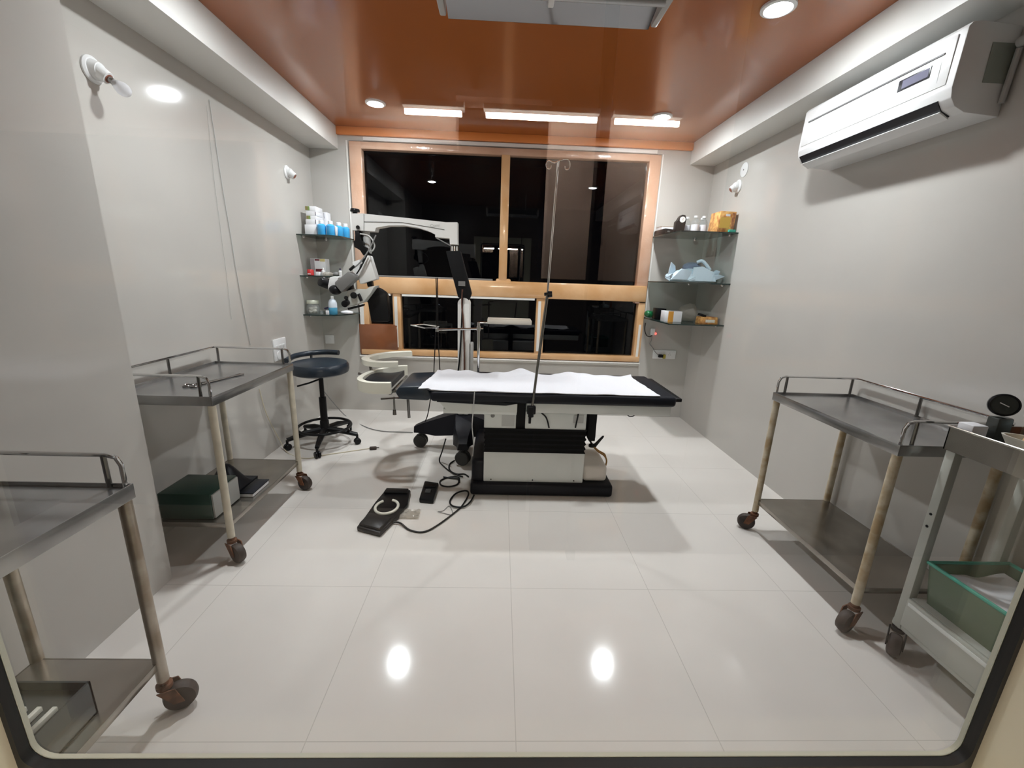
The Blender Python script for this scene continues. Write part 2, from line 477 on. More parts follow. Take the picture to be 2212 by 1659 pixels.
# front wall with the glazed door the photograph looks through
DX0, DX1, DTOP = -0.52, 0.56, 2.12
struct(MB().bx(-2.6, DX0, 0.22, Y0, 0, H).bx(DX1, 2.8, 0.22, Y0, 0, H).bx(DX0, DX1, 0.22, Y0, DTOP, H), 'wall_front', 'front_wall')
PX0, PX1, PZ0, PZ1 = -0.366, 0.408, 1.010, 1.98
dr = MB().bx(DX0, PX0-0.004, 0.222, 0.254, 0, DTOP).bx(PX1+0.004, DX1, 0.222, 0.254, 0, DTOP).bx(PX0-0.004, PX1+0.004, 0.222, 0.254, 0, PZ0-0.004).bx(PX0-0.004, PX1+0.004, 0.222, 0.254, PZ1+0.004, DTOP)
door = struct(dr, 'door_1', 'door')
def ring(mb, x0, x1, z0, z1, w, y0, y1, r):
    """frame with rounded corners in the plane of the door"""
    def loop(x0, x1, z0, z1, r):
        o = []
        for cx, cz, a0 in ((x1-r, z1-r, 0), (x0+r, z1-r, PI/2), (x0+r, z0+r, PI), (x1-r, z0+r, 1.5*PI)):
            for k in range(7):
                a = a0 + PI/2*k/6
                o.append((cx + r*math.cos(a), cz + r*math.sin(a)))
        return o
    ins = loop(x0, x1, z0, z1, r); out = loop(x0-w, x1+w, z0-w, z1+w, r+w)
    n = len(ins)
    V = {}
    for nm, lp, y in (('if', ins, y0), ('of', out, y0), ('ib', ins, y1), ('ob', out, y1)):
        V[nm] = [mb.bm.verts.new((x, y, z)) for x, z in lp]
    for i in range(n):
        j = (i+1) % n
        for a, b in (('if', 'of'), ('of', 'ob'), ('ob', 'ib'), ('ib', 'if')):
            mb.bm.faces.new((V[a][i], V[a][j], V[b][j], V[b][i]))
    return mb
struct(ring(MB(), PX0, PX1, PZ0, PZ1, 0.026, 0.254, 0.2615, 0.016), 'gasket', 'gasket', door)
struct(ring(MB(), PX0+0.0005, PX1-0.0005, PZ0+0.0005, PZ1-0.0005, 0.006, 0.2622, 0.2655, 0.016), 'glazing_bead', 'bead', door)
struct(MB().bx(PX0-0.01, PX1+0.01, 0.2585, 0.2605, PZ0-0.01, PZ1+0.01), 'pane', 'door_pane', door)
# the corridor outside that door
struct(MB().bx(0.19, 0.95, -1.52, -1.40, 1.40, H).bx(-2.6, -0.20, -1.52, -1.40, 1.93, H).bx(-0.20, 0.19, -1.52, -1.40, 2.10, H), 'wall_corridor', 'cor_wall')
struct(MB().bx(0.19, 0.95, -1.54, -1.41, 0, 1.40).bx(-2.6, 0.19, -1.9, -1.8, 0, H).bx(0.95, 2.8, -1.54, -1.40, 0, H), 'wall_corridor_added_dark', 'cor_dark')  # unseen dark panels, added to keep parts of the door-glass reflection black
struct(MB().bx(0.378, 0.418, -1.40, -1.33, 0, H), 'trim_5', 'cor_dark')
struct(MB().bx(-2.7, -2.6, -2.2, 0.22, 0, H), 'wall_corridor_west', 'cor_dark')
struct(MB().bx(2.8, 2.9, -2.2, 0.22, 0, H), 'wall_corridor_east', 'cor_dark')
for x0, x1, lab in ((-0.40, -0.16, 'short tube lamp on the corridor wall outside, beyond the added dark opening'), (-0.085, 0.372, 'middle tube lamp on the corridor wall outside'), (0.425, 0.70, 'tube lamp on the corridor wall outside, beyond the dark post')):
    cl = thing('corridor_lamp', lab, 'tube lamp', ((x0+x1)/2, -1.37, 2.045), 0, 'tube lamps along the corridor wall')
    MB().bx(x0, x1, -1.375, -1.315, 2.030, 2.050, 0.003).build('housing', 'lamp_trim', cl)
    MB().cyl((x0+0.01, -1.33, 2.012), (x1-0.01, -1.33, 2.012), 0.010, None, 16).build('tube', 'cor_on', cl)

# ------------------------------------------------------------ ceiling downlights
dl = thing('ceiling_downlight', 'glowing round downlight on the window side, on the microscope half of the orange ceiling', 'downlight', (-0.985, 3.625, H), 0, 'round downlights in the orange ceiling')
MB().lathe([(0.075, -0.0005), (0.075, -0.010), (0.060, -0.014), (0.052, -0.010), (0.052, -0.0005)], dl.location, 36).build('trim_ring', 'lamp_trim', dl)
MB().lathe([(0.051, -0.004), (0.051, -0.008), (0.030, -0.016), (0.0, -0.019)], dl.location, 32).build('lamp_glass', 'bulb_on', dl)
sl = bpy.data.lights.new('downlight_beam', 'SPOT')
sl.energy = SPOT_POWER; sl.spot_size = math.radians(140); sl.spot_blend = 1.0; sl.shadow_soft_size = 0.045; sl.color = (0.95, 0.97, 1.0)
so_ = bpy.data.objects.new('downlight_beam', sl); COL.objects.link(so_)
so_.parent = dl; so_.location = (0, 0, -0.022)
again(dl, (1.215, 3.615, H), 'glowing round downlight on the window side, on the air conditioner half of the orange ceiling')
again(dl, (-0.985, 2.235, H), 'round downlight just out of sight above the trolley with the green box')
again(dl, (1.245, 2.262, H), 'large glowing downlight in the orange ceiling straight above the air conditioner')
# ------------------------------------------------------------ steel trolleys
def castor(root, x, y, r, ang, fork_m='rust', wheel_m='tyre', drop=0.0):
    """swivel castor under the point (x, y): fork with its wheel as a sub-part"""
    dx, dy = math.cos(ang), math.sin(ang)
    wx, wy = x + dx*r*0.75, y + dy*r*0.75
    px, py = -dy, dx
    f = MB()
    f.cyl((x, y, 2.0*r+0.012), (x, y, 2.0*r+0.052), 0.013, 0.013, 14)
    f.cyl((x, y, 2.0*r+0.002), (x, y, 2.0*r+0.016), 0.022, 0.022, 16)
    for s in (-1, 1):
        ox, oy = px*s*0.023, py*s*0.023
        f.prism([(x-dx*0.016+ox, y-dy*0.016+oy, 2*r+0.004), (x+dx*0.03+ox, y+dy*0.03+oy, 2*r+0.004), (wx+dx*0.014+ox, wy+dy*0.014+oy, r-0.006), (wx-dx*0.014+ox, wy-dy*0.014+oy, r-0.006)], (px*s*0.004, py*s*0.004, 0))
    f.cyl((wx-px*0.027, wy-py*0.027, r), (wx+px*0.027, wy+py*0.027, r), 0.006, 0.006, 10)
    fo = f.build('caster', fork_m, root)
    wm = MB().lathe([(0.010, -0.020), (r*0.66, -0.021), (r*0.90, -0.017), (r, -0.006), (r, 0.006), (r*0.90, 0.017), (r*0.66, 0.021), (0.010, 0.020)], (wx, wy, r), 28, (px, py, 0))
    wm.build('wheel', wheel_m, fo)

def steel_trolley(cx, cy, W, Lg, zt, rz, label, leg_m, angs):
    """tray with a guard rail open towards local +x, lower shelf, four round legs on castors"""
    root = thing('instrument_trolley', label, 'trolley', (cx, cy, 0), rz, 'steel instrument trolleys along the walls')
    R = Matrix.Translation((cx, cy, 0)) @ Matrix.Rotation(rz, 4, 'Z')
    def P(x, y, z): return tuple(R @ Vector((x, y, z)))
    hw, hl = W/2, Lg/2
    q = Matrix.Rotation(rz, 4, 'Z')
    t = MB()
    t.box(P(0, 0, zt-0.012), (W-0.006, Lg-0.006, 0.004), 0, q)
    for sx in (-1, 1):
        t.box(P(sx*(hw-0.002), 0, zt-0.020), (0.004, Lg, 0.044), 0.0015, q)
    for sy in (-1, 1):
        t.box(P(0, sy*(hl-0.002), zt-0.020), (W-0.008, 0.004, 0.044), 0.0015, q)
    t.build('tray', 'tray_steel', root)
    zr = zt + 0.092
    path = [(hw-0.012, -hl+0.012, zt-0.004), (hw-0.012, -hl+0.012, zr-0.03), (hw-0.022, -hl+0.012, zr-0.008), (hw-0.045, -hl+0.012, zr), (0, -hl+0.012, zr), (-hw+0.035, -hl+0.012, zr), (-hw+0.016, -hl+0.018, zr), (-hw+0.012, -hl+0.04, zr), (-hw+0.012, 0, zr),
            (-hw+0.012, hl-0.04, zr), (-hw+0.016, hl-0.018, zr), (-hw+0.035, hl-0.012, zr), (0, hl-0.012, zr), (hw-0.045, hl-0.012, zr), (hw-0.022, hl-0.012, zr-0.008), (hw-0.012, hl-0.012, zr-0.03), (hw-0.012, hl-0.012, zt-0.004)]
    rail = MB().tube([P(*p) for p in path], 0.0062, 10).build('guard_rail', 'chrome', root)
    for x, y in ((hw-0.055, -hl+0.012), (-hw+0.03, -hl+0.012), (-hw+0.012, 0), (-hw+0.03, hl-0.012), (hw-0.055, hl-0.012)):
        MB().cyl(P(x, y, zt-0.004), P(x, y, zr), 0.0068, None, 10).build('rail_post', 'dark_chrome', rail)
    s = MB()
    s.box(P(0, 0, 0.200), (W-0.03, Lg-0.03, 0.004), 0, q)
    for sx in (-1, 1): s.box(P(sx*(hw-0.016), 0, 0.190), (0.004, Lg-0.03, 0.026), 0.001, q)
    for sy in (-1, 1): s.box(P(0, sy*(hl-0.016), 0.190), (W-0.034, 0.004, 0.026), 0.001, q)
    s.build('lower_shelf', 'steel', root)
    k = 0
    for sx, sy in ((1, -1), (1, 1), (-1, 1), (-1, -1)):
        x, y = sx*(hw-0.018), sy*(hl-0.018)
        MB().cyl(P(x, y, 0.125), P(x, y, zt-0.014), 0.0165, None, 18).build('leg', leg_m, root)
        g = P(x, y, 0)
        castor(root, g[0], g[1], 0.047, angs[k]); k += 1
    return root

steel_trolley(-1.500, 2.187, 0.470, 0.75, 0.84, 0, 'steel trolley with a dark green box on its lower shelf, beside the black stool', 'leg', (-0.5, -0.3, 2, 2.4))
steel_trolley(-1.222, 0.725, 0.404, 0.75, 0.80, 0, 'stained steel trolley close to the glazed door, with a dark metal box on its shelf', 'leg_steel', (0.5, 0.45, 2, 2.4))
steel_trolley(1.729, 1.79, 0.448, 0.75, 0.84, PI, 'empty steel trolley with rust-spotted legs, below the air conditioner', 'leg_rust', (2.6, 3.5, 1.0, 0.5))

# dark green box and black pouch on the lower shelf
b = thing('record_box', 'dark green box lying on the lower trolley shelf beside the black stool', 'box', (-1.46, 1.955, 0.203))
zb = 0.203
MB().bx(-1.62, -1.372, 1.852, 2.06, zb, zb+0.135, 0.004).build('box_body', 'darkgreen', b)
MB().bx(-1.3715, -1.362, 1.857, 2.055, zb+0.006, zb+0.129, 0.002).build('end_label', mat('pale_grey_card', (0.42, 0.42, 0.40), 0.6), b)
po = MB().grid(lambda u, v: (-1.60 + 0.20*u, 2.09 + 0.20*v, zb + 0.014 + 0.13*max(0, math.sin(PI*u))**1.5*math.sin(PI*min(1, v*1.2))**0.8), 14, 12, 0.012)
po.solid('pouch', 'black_soft', 'small black slumped pouch behind the dark green box on the trolley shelf', 'pouch', (-1.50, 2.19, zb))
fo = thing('folder', 'flat dark folder with pale pages behind the green box on the trolley', 'folder', (-1.34, 2.13, zb))
MB().bx(-1.375, -1.305, 2.07, 2.23, zb, zb+0.018, 0.002).build('pages', 'white_card', fo)
MB().bx(-1.378, -1.302, 2.068, 2.232, zb+0.018, zb+0.024, 0.001).build('cover', 'black_soft', fo)
# dark streaks of spilt liquid and forceps on the first trolley tray
sc = thing('scissors', 'long dark scissors lying on the tray of the trolley beside the stool', 'scissors', (-1.42, 2.22, 0.833))
zt = 0.8350
MB().tube(smooth([(-1.50, 2.05, zt), (-1.46, 2.11, zt), (-1.43, 2.20, zt), (-1.40, 2.28, zt)]), 0.0045, 8).build('blade', 'dark_chrome', sc)
MB().tube(smooth([(-1.47, 2.05, zt), (-1.45, 2.12, zt), (-1.43, 2.20, zt), (-1.42, 2.28, zt)]), 0.0045, 8).build('blade', 'dark_chrome', sc)
for cx_, cy_ in ((-1.515, 2.02), (-1.475, 2.015)):
    MB().tube([(cx_ + 0.018*math.cos(a), cy_ + 0.024*math.sin(a), zt) for a in [2*PI*k/16 for k in range(16)]], 0.004, 8, True).build('finger_ring', 'dark_chrome', sc)
# dark instrument box on the near trolley
b = thing('instrument_case', 'dark metal case with pale strips inside, low on the trolley nearest the door', 'case', (-1.20, 0.80, 0.203))
c = MB()
x0, x1, y0, y1, z0, z1 = -1.36, -1.075, 0.62, 0.92, 0.203, 0.31
c.bx(x0, x1, y0, y1, z0, z0+0.006).bx(x0, x0+0.005, y0, y1, z0, z1).bx(x1-0.005, x1, y0, y1, z0, z1).bx(x0, x1, y0, y0+0.005, z0, z1).bx(x0, x1, y1-0.005, y1, z0, z1)
c.build('case_body', mat('dark_gunmetal', (0.09, 0.10, 0.10), 0.3, metal=0.7), b)
for k in range(3):
    MB().bx(-1.19+0.038*k, -1.178+0.038*k, 0.66, 0.86, 0.285, 0.300, 0.002).build('pale_strip', 'cream', b)
MB().bx(x0+0.004, x1-0.004, y0+0.004, y1-0.004, 0.262, 0.284).build('inner_tray', mat('gunmetal_tray', (0.13, 0.14, 0.14), 0.25, metal=0.7), b)
MB().lathe([(0.026, 0), (0.030, 0.004), (0.030, 0.026), (0.026, 0.032), (0, 0.033)], (-1.225, 0.845, 0.2845), 24).solid('jar_cap', 'white', 'round white cap standing in the dark metal case near the door', 'cap', (-1.225, 0.845, 0.2845))

# ------------------------------------------------------------ painted dressing trolley by the door
T = thing('dressing_trolley', 'pale painted trolley with a deep top tray and a green basket, beside the door', 'trolley', (1.765, 1.09, 0))
tx0, tx1, ty0, ty1, tz = 1.595, 1.945, 0.80, 1.35, 0.945
t = MB().bx(tx0+0.002, tx1-0.002, ty0+0.002, ty1-0.002, tz-0.040, tz-0.036)
t.bx(tx0, tx0+0.004, ty0, ty1, tz-0.085, tz).bx(tx1-0.004, tx1, ty0, ty1, tz-0.085, tz).bx(tx0, tx1, ty0, ty0+0.004, tz-0.085, tz).bx(tx0, tx1, ty1-0.004, ty1, tz-0.085, tz)
t.tube([(tx0, ty0, tz), (tx1, ty0, tz), (tx1, ty1, tz), (tx0, ty1, tz)], 0.004, 8, True)
t.build('top_tray', 'steel', T)
for x in (tx0+0.022, tx1-0.022):
    for y in (ty0+0.022, ty1-0.022):
        lg = MB().bx(x-0.016, x+0.016, y-0.016, y+0.016, 0.112, tz-0.086, 0.003).build('leg', 'dframe', T)
        if x < 1.7:
            for zz in (0.56, 0.61): MB().cyl((x-0.0162, y, zz), (x-0.0175, y, zz), 0.005, None, 12).build('bolt_hole', 'black', lg)
        castor(T, x, y, 0.045, 3.9 if x < 1.7 else 0.6, 'black', 'tyre')
MB().bx(tx0+0.01, tx1-0.01, ty0, ty1, 0.112, 0.135, 0.003).build('lower_shelf', 'dframe', T)
MB().bx(tx0-0.004, tx0+0.010, ty0+0.04, ty1-0.04, 0.138, 0.262, 0.006).bx(tx0+0.010, tx1-0.02, ty0+0.04, ty1-0.04, 0.138, 0.262, 0.004).build('drawer', 'dframe', T)
MB().bx(tx0-0.008, tx0-0.003, ty0+0.05, ty1-0.05, 0.235, 0.250, 0.002).build('drawer_lip', 'enamel', T)

bk = thing('storage_basket', 'green rimmed plastic basket of white papers on the painted trolley', 'basket', (1.765, 1.10, 0.263))
g = MB()
bx0, bx1, by0, by1, bz0, bz1 = 1.62, 1.93, 0.96, 1.300, 0.263, 0.425
def quadwall(mb, a, b2, top_out=0.02, th=0.004):
    pass
for (xa, ya, xb, yb, nx, ny) in ((bx0, by0, bx0, by1, -1, 0), (bx1, by0, bx1, by1, 1, 0), (bx0, by0, bx1, by0, 0, -1), (bx0, by1, bx1, by1, 0, 1)):
    i = 0.018
    lo = lambda x, y: (x + (i if x == bx0 else -i), y + (i if y == by0 else -i), bz0)
    g.prism([lo(xa, ya), lo(xb, yb), (xb, yb, bz1), (xa, ya, bz1)], (-nx*0.004, -ny*0.004, 0))
g.bx(bx0+0.018, bx1-0.018, by0+0.018, by1-0.018, bz0, bz0+0.004)
g.build('basket_body', 'teal_clear', bk)
MB().tube([(bx0, by0, bz1), (bx1, by0, bz1), (bx1, by1, bz1), (bx0, by1, bz1)], 0.0075, 8, True).build('rim', 'teal', bk)
pp = MB().grid(lambda u, v: (bx0+0.035+0.24*u, by0+0.03+0.29*v, 0.392 + 0.010*math.sin(5*u+2*v) + 0.008*noise.noise(Vector((u*4, v*4, 1)))), 18, 18, 0.06)
pp.solid('paper_packets', 'white_card', 'white crumpled paper packets heaped in the green basket', 'papers', (1.765, 1.10, 0.33))
og = MB().ball((1.560, 0.93, 0.40), (0.028, 0.05, 0.05), 3, 0.12, 8, 2).ball((1.558, 0.93, 0.30), (0.026, 0.048, 0.08), 3, 0.10, 8, 4).cyl((1.558, 0.93, 0.34), (1.558, 0.93, 0.39), 0.02, None, 12)
og.solid('rubber_bulb', 'olive', 'dark olive rubber hand bulb hanging at the near end of the green basket', 'rubber bulb', (1.558, 0.93, 0.22))
# on the top tray
zt = tz - 0.0355
gm = thing('pressure_gauge', 'round black dial gauge standing upright on the painted trolley tray', 'gauge', (1.68, 1.335, zt))
gx, gy, gz = 1.700, 1.255, zt+0.127
ga = Vector((-0.70, -0.70, 0.16)).normalized()
MB().lathe([(0.0, -0.016), (0.034, -0.014), (0.038, -0.009), (0.038, 0.011), (0.033, 0.014), (0.033, 0.009), (0.0, 0.010)], (gx, gy, gz), 36, ga).build('dial_case', 'black', gm)
MB().lathe([(0.0, 0.0), (0.032, 0.0), (0.032, 0.002), (0, 0.002)], Vector((gx, gy, gz)) + ga*0.009, 32, ga).build('dial_face', mat('dark_dial', (0.04, 0.045, 0.04), 0.2), gm)
pq = Vector((gx, gy, gz)) + ga*0.014
MB().tube([pq + Vector((0.008, -0.008, -0.004)), pq + Vector((-0.008, 0.008, 0.006))], 0.0016, 6).build('needle', 'white', gm)
MB().bx(gx-0.026, gx+0.030, gy-0.022, gy+0.015, zt, zt+0.085, 0.006).build('pedestal', mat('smoky_plastic', (0.06, 0.065, 0.06), 0.25), gm)
gm.location = (1.70, 1.325, zt)
for ch in gm.children: ch.data.transform(Matrix.Translation((0, 0.07, 0)))
MB().bx(1.606, 1.662, 1.288, 1.338, zt, zt+0.058, 0.005).solid('white_carton', 'white_card', 'small white carton in the corner of the painted trolley tray', 'carton', (1.62, 1.31, zt))
kd = thing('kidney_dish', 'cream kidney dish of cotton swabs on the painted trolley tray', 'dish', (1.70, 1.10, zt))
def kshape(f, z):
    o = []
    for k in range(32):
        a = 2*PI*k/32
        x = 0.058*math.cos(a)*f; y = 0.115*math.sin(a)*f
        x += 0.030*(1 - (y/0.115)**2) - 0.02
        o.append((1.672 + x, 1.125 + y, z))
    return o
m_ = MB()
L0, L1, L2 = kshape(0.78, zt+0.002), kshape(1.0, zt+0.055), kshape(0.95, zt+0.055)
L3 = kshape(0.74, zt+0.008)
vs = [[m_.bm.verts.new(p) for p in l] for l in (L0, L1, L2, L3)]
for a, b2 in ((0, 1), (1, 2), (2, 3)):
    for k in range(32): m_.bm.faces.new((vs[a][k], vs[a][(k+1) % 32], vs[b2][(k+1) % 32], vs[b2][k]))
m_.bm.faces.new(vs[0][::-1]); m_.bm.faces.new(vs[3])
m_.build('dish', 'cream', kd)
sw = MB()
for k in range(9):
    sw.ball((1.672+0.024*random.uniform(-1, 1), 1.125+0.07*random.uniform(-1, 1), zt+0.046), (0.016, 0.018, 0.012), 2, 0.3, 40, k)
sw.solid('cotton_swabs', mat('orange_stained_cotton', (0.78, 0.66, 0.48), 0.9, nscale=14, col2=(0.70, 0.36, 0.12)), 'orange stained cotton swabs lying in the cream dish', 'swabs', (1.672, 1.125, zt+0.03))
fb = thing('fluid_pack', 'clear pale blue plastic fluid pack behind the dish on the painted trolley', 'fluid pack', (1.84, 1.20, zt))
MB().ball((1.85, 1.18, zt+0.05), (0.06, 0.10, 0.05), 3, 0.15, 9, 3, zt+0.001).build('pack', mat('pale_aqua_film', (0.50, 0.60, 0.60), 0.2), fb)
MB().cyl((1.80, 1.22, zt+0.09), (1.79, 1.22, zt+0.13), 0.012, 0.010, 14).build('port', 'white', fb)
vi = thing('amber_vial', 'small brown vial behind the gauge on the painted trolley', 'vial', (1.90, 1.30, zt))
MB().lathe([(0.018, 0), (0.018, 0.10), (0.010, 0.115), (0.010, 0.125)], (1.90, 1.30, zt), 20).build('vial_glass', mat('amber_glass', (0.16, 0.05, 0.02), 0.15), vi)
MB().lathe([(0.012, 0.125), (0.012, 0.145), (0, 0.146)], (1.90, 1.30, zt), 16).build('cap', mat('brown_cap', (0.25, 0.06, 0.02), 0.4), vi)

# ------------------------------------------------------------ operating table
O = thing('operating_table', 'black cushioned operating table on a white pedestal under the window', 'operating table', (0.28, 2.80, 0))
MB().bx(-0.165, 0.78, 2.49, 3.13, 0.0, 0.088, 0.02, 3).bx(-0.16, -0.06, 2.53, 3.12, 0.02, 0.24, 0.03, 3).build('base', 'black_base', O)
lo = MB().bx(-0.080, 0.580, 2.52, 3.05, 0.088, 0.300, 0.006).build('lower_housing', 'enamel', O)
for x in (-0.03, 0.245, 0.52): MB().cyl((x, 2.521, 0.105), (x, 2.517, 0.105), 0.0045, None, 12).build('screw', 'black', lo)
MB().bx(0.584, 0.745, 2.54, 2.95, 0.088, 0.205, 0.025, 3).build('motor_cover', mat('warm_white_enamel', (0.78, 0.72, 0.66), 0.3), O)
bl = MB()
prof = []
nz = 11
for k in range(nz): 
    prof.append((0.300 + 0.163*k/(nz-1), 0.010 if k % 2 else 0.0))
ringsv = []
for z, i in prof:
    ringsv.append([bl.bm.verts.new(p) for p in ((-0.082+i, 2.515+i, z), (0.582-i, 2.515+i, z), (0.582-i, 3.055-i, z), (-0.082+i, 3.055-i, z))])
for a, b2 in zip(ringsv[:-1], ringsv[1:]):
    for k in range(4): bl.bm.faces.new((a[k], a[(k+1) % 4], b2[(k+1) % 4], b2[k]))
bl.bm.faces.new(ringsv[0][::-1]); bl.bm.faces.new(ringsv[-1])
bl.build('bellows', 'black_matte', O, 0.2)
up_ = MB().bx(-0.082, 0.121, 2.52, 3.05, 0.463, 0.580, 0.004).bx(0.180, 0.572, 2.52, 3.05, 0.463, 0.580, 0.004).build('upper_housing', 'enamel', O)
MB().lathe([(0.0, 0), (0.013, 0), (0.013, 0.006), (0.006, 0.010), (0, 0.010)], (-0.028, 2.520, 0.548), 18, (0, -1, 0)).build('lock_knob', 'grey', up_)
MB().bx(0.030, 0.112, 2.516, 2.521, 0.478, 0.560).build('cover_plate', 'lightgrey', up_)
MB().bx(0.487, 0.552, 2.514, 2.521, 0.512, 0.562).build('cover_plate', 'lightgrey', up_)
MB().bx(0.121, 0.180, 2.53, 3.04, 0.463, 0.665).build('dark_gap_fill', 'black_matte', O)  # black filler block standing in for the dark gap between the frame halves
MB().bx(-0.33, 0.120, 2.44, 2.93, 0.580, 0.612, 0.004).prism([(-0.36, 2.42, 0.666), (0.120, 2.42, 0.666), (0.120, 2.42, 0.604), (-0.30, 2.42, 0.604)], (0, 0.53, 0)).build('frame', 'enamel', O)
MB().bx(0.181, 1.066, 2.42, 2.95, 0.604, 0.668, 0.004).build('frame', 'enamel', O)
hk = MB().tube(smooth([(0.80, 2.44, 0.606), (0.815, 2.44, 0.592), (0.83, 2.44, 0.590), (0.845, 2.44, 0.594), (0.855, 2.44, 0.606)]), 0.003, 8).build('hook', 'black', O)
# cushions
cu = MB().bx(-0.40, 1.082, 2.385, 2.955, 0.668, 0.735, 0.022, 4).build('cushion', 'black_soft', O)
MB().prism([(-0.36, 2.39, 0.700), (-0.36, 2.39, 0.668), (0.05, 2.39, 0.655), (0.12, 2.39, 0.668)], (0, 0.55, 0)).build('under_pad', 'black_soft', O)
MB().prism([(-0.44, 2.46, 0.745), (-0.60, 2.46, 0.735), (-0.625, 2.46, 0.700), (-0.60, 2.46, 0.655), (-0.42, 2.46, 0.650), (-0.40, 2.46, 0.69)], (0, 0.40, 0), 0.015).build('head_cushion', 'navy', O)
MB().bx(1.078, 1.118, 2.40, 2.93, 0.700, 0.722, 0.005).build('end_rail', 'black', O)
MB().bx(0.600, 0.655, 2.58, 2.66, 0.385, 0.604, 0.004).bx(0.612, 0.655, 2.585, 2.655, 0.362, 0.39, 0.004).build('hanging_lock', 'black_matte', O)
ex = MB().cyl((-0.60, 2.50, 0.655), (-0.72, 2.50, 0.645), 0.007, None, 10).cyl((-0.64, 2.50, 0.66), (-0.64, 2.50, 0.565), 0.006, None, 10).cyl((-0.64, 2.50, 0.575), (-0.64, 2.50, 0.545), 0.010, 0.012, 12).cyl((-0.56, 2.52, 0.655), (-0.555, 2.52, 0.52), 0.009, None, 10)
ex.build('head_lock', 'dark_chrome', O)

# cream horseshoe arm rests at the head end
def ushape(path, w, z0, z1):
    """flat band of width w along a path"""
    pts = smooth(path, 8)
    mb = MB()
    L_, R_ = [], []
    for i, p in enumerate(pts):
        t = (pts[min(i+1, len(pts)-1)] - pts[max(i-1, 0)]); t.z = 0; t.normalize()
        nn = Vector((-t.y, t.x, 0))
        L_.append(p + nn*w/2); R_.append(p - nn*w/2)
    poly = L_ + R_[::-1]
    V = [[mb.bm.verts.new((p.x, p.y, z)) for p in q] for q in (L_, R_) for z in (z0, z1)]
    l0, l1, r0, r1 = V
    n = len(l0)
    for i in range(n-1):
        mb.bm.faces.new((l1[i], l1[i+1], r1[i+1], r1[i])); mb.bm.faces.new((l0[i], r0[i], r0[i+1], l0[i+1]))
        mb.bm.faces.new((l0[i], l0[i+1], l1[i+1], l1[i])); mb.bm.faces.new((r0[i], r1[i], r1[i+1], r0[i+1]))
    mb.bm.faces.new((l0[0], l1[0], r1[0], r0[0])); mb.bm.faces.new((l0[-1], r0[-1], r1[-1], l1[-1]))
    return mb
A1 = thing('arm_rest', 'cream horseshoe arm rest, the higher one beyond the table head', 'arm rest', (-0.80, 3.05, 0.78), 0, 'horseshoe arm rests at the table head')
ushape([(-0.705, 2.90, .8), (-0.82, 2.88, .8), (-0.915, 2.92, .8), (-0.965, 3.02, .8), (-0.93, 3.15, .8), (-0.84, 3.26, .8), (-0.70, 3.33, .8)], 0.055, 0.765, 0.800).build('band', 'cream', A1)
MB().cyl((-0.93, 2.99, 0.765), (-0.90, 2.97, 0.60), 0.011, None, 12).bx(-0.915, -0.885, 2.96, 2.98, 0.585, 0.61, 0.004).build('support_post', 'dark_chrome', A1)
MB().cyl((-0.905, 2.97, 0.66), (-1.0, 2.97, 0.685), 0.006, None, 10).cyl((-0.985, 2.97, 0.682), (-1.01, 2.97, 0.69), 0.010, None, 10).build('clamp_lever', 'dark_chrome', A1)
A2 = thing('arm_rest', 'cream horseshoe arm rest with a black pad, next to the head cushion', 'arm rest', (-0.75, 2.75, 0.68), 0, 'horseshoe arm rests at the table head')
ushape([(-0.672, 2.56, .7), (-0.80, 2.56, .7), (-0.885, 2.63, .7), (-0.90, 2.76, .7), (-0.86, 2.92, .7), (-0.76, 3.05, .7), (-0.68, 3.08, .7)], 0.035, 0.665, 0.735).build('band', 'cream', A2)
MB().grid(lambda u, v: (-0.875 + 0.185*u, 2.60 + 0.42*v, 0.712 + 0.022*math.sin(PI*v)*math.sin(PI*min(1, u+.15)) - 0.02*math.sin(PI*u)), 14, 16, 0.035).build('pad', 'black_soft', A2)
MB().bx(-0.69, -0.62, 2.60, 2.63, 0.655, 0.672, 0.003).bx(-0.69, -0.675, 2.57, 3.06, 0.650, 0.664, 0.003).build('bracket', 'dark_chrome', A2)

# white sheet spread over the cushion
def sheet(u, v):
    a = Vector((-0.4810, 2.2720, 0.7420)); b_ = Vector((0.9760, 2.3770, 0.7420)); c_ = Vector((0.9470, 2.8910, 0.7420)); d_ = Vector((-0.4260, 2.8700, 0.7420))
    p = (a*(1-u) + b_*u)*(1-v) + (d_*(1-u) + c_*u)*v
    z = 0.7385 + 0.0035*noise.noise(Vector((u*9, v*3, 0))) + 0.003*math.sin(u*26 + 3*v)
    e = max(0, (v-0.86)/0.14)
    z += e*e*0.028*(0.55 + 0.9*noise.noise(Vector((u*13, 4.2, 0))) + 0.4*math.sin(u*19))
    y = p.y + 0.008*noise.noise(Vector((u*11, v*1.5, 7)))
    y = min(y, 2.945)
    y = max(y, 2.392)
    if u < 0.09: z -= 0.0
    # falls over the head end and the near edge a little
    x = p.x + 0.012*noise.noise(Vector((u*2, v*9, 3)))
    z = max(z, 0.7395)
    if x < -0.41: z += 0.008
    return (x, y, z)
MB().grid(sheet, 90, 36, 0.0035).solid('sheet', 'cloth', 'white cotton sheet spread over the black operating table cushion', 'sheet', (0.25, 2.66, 0.7385))

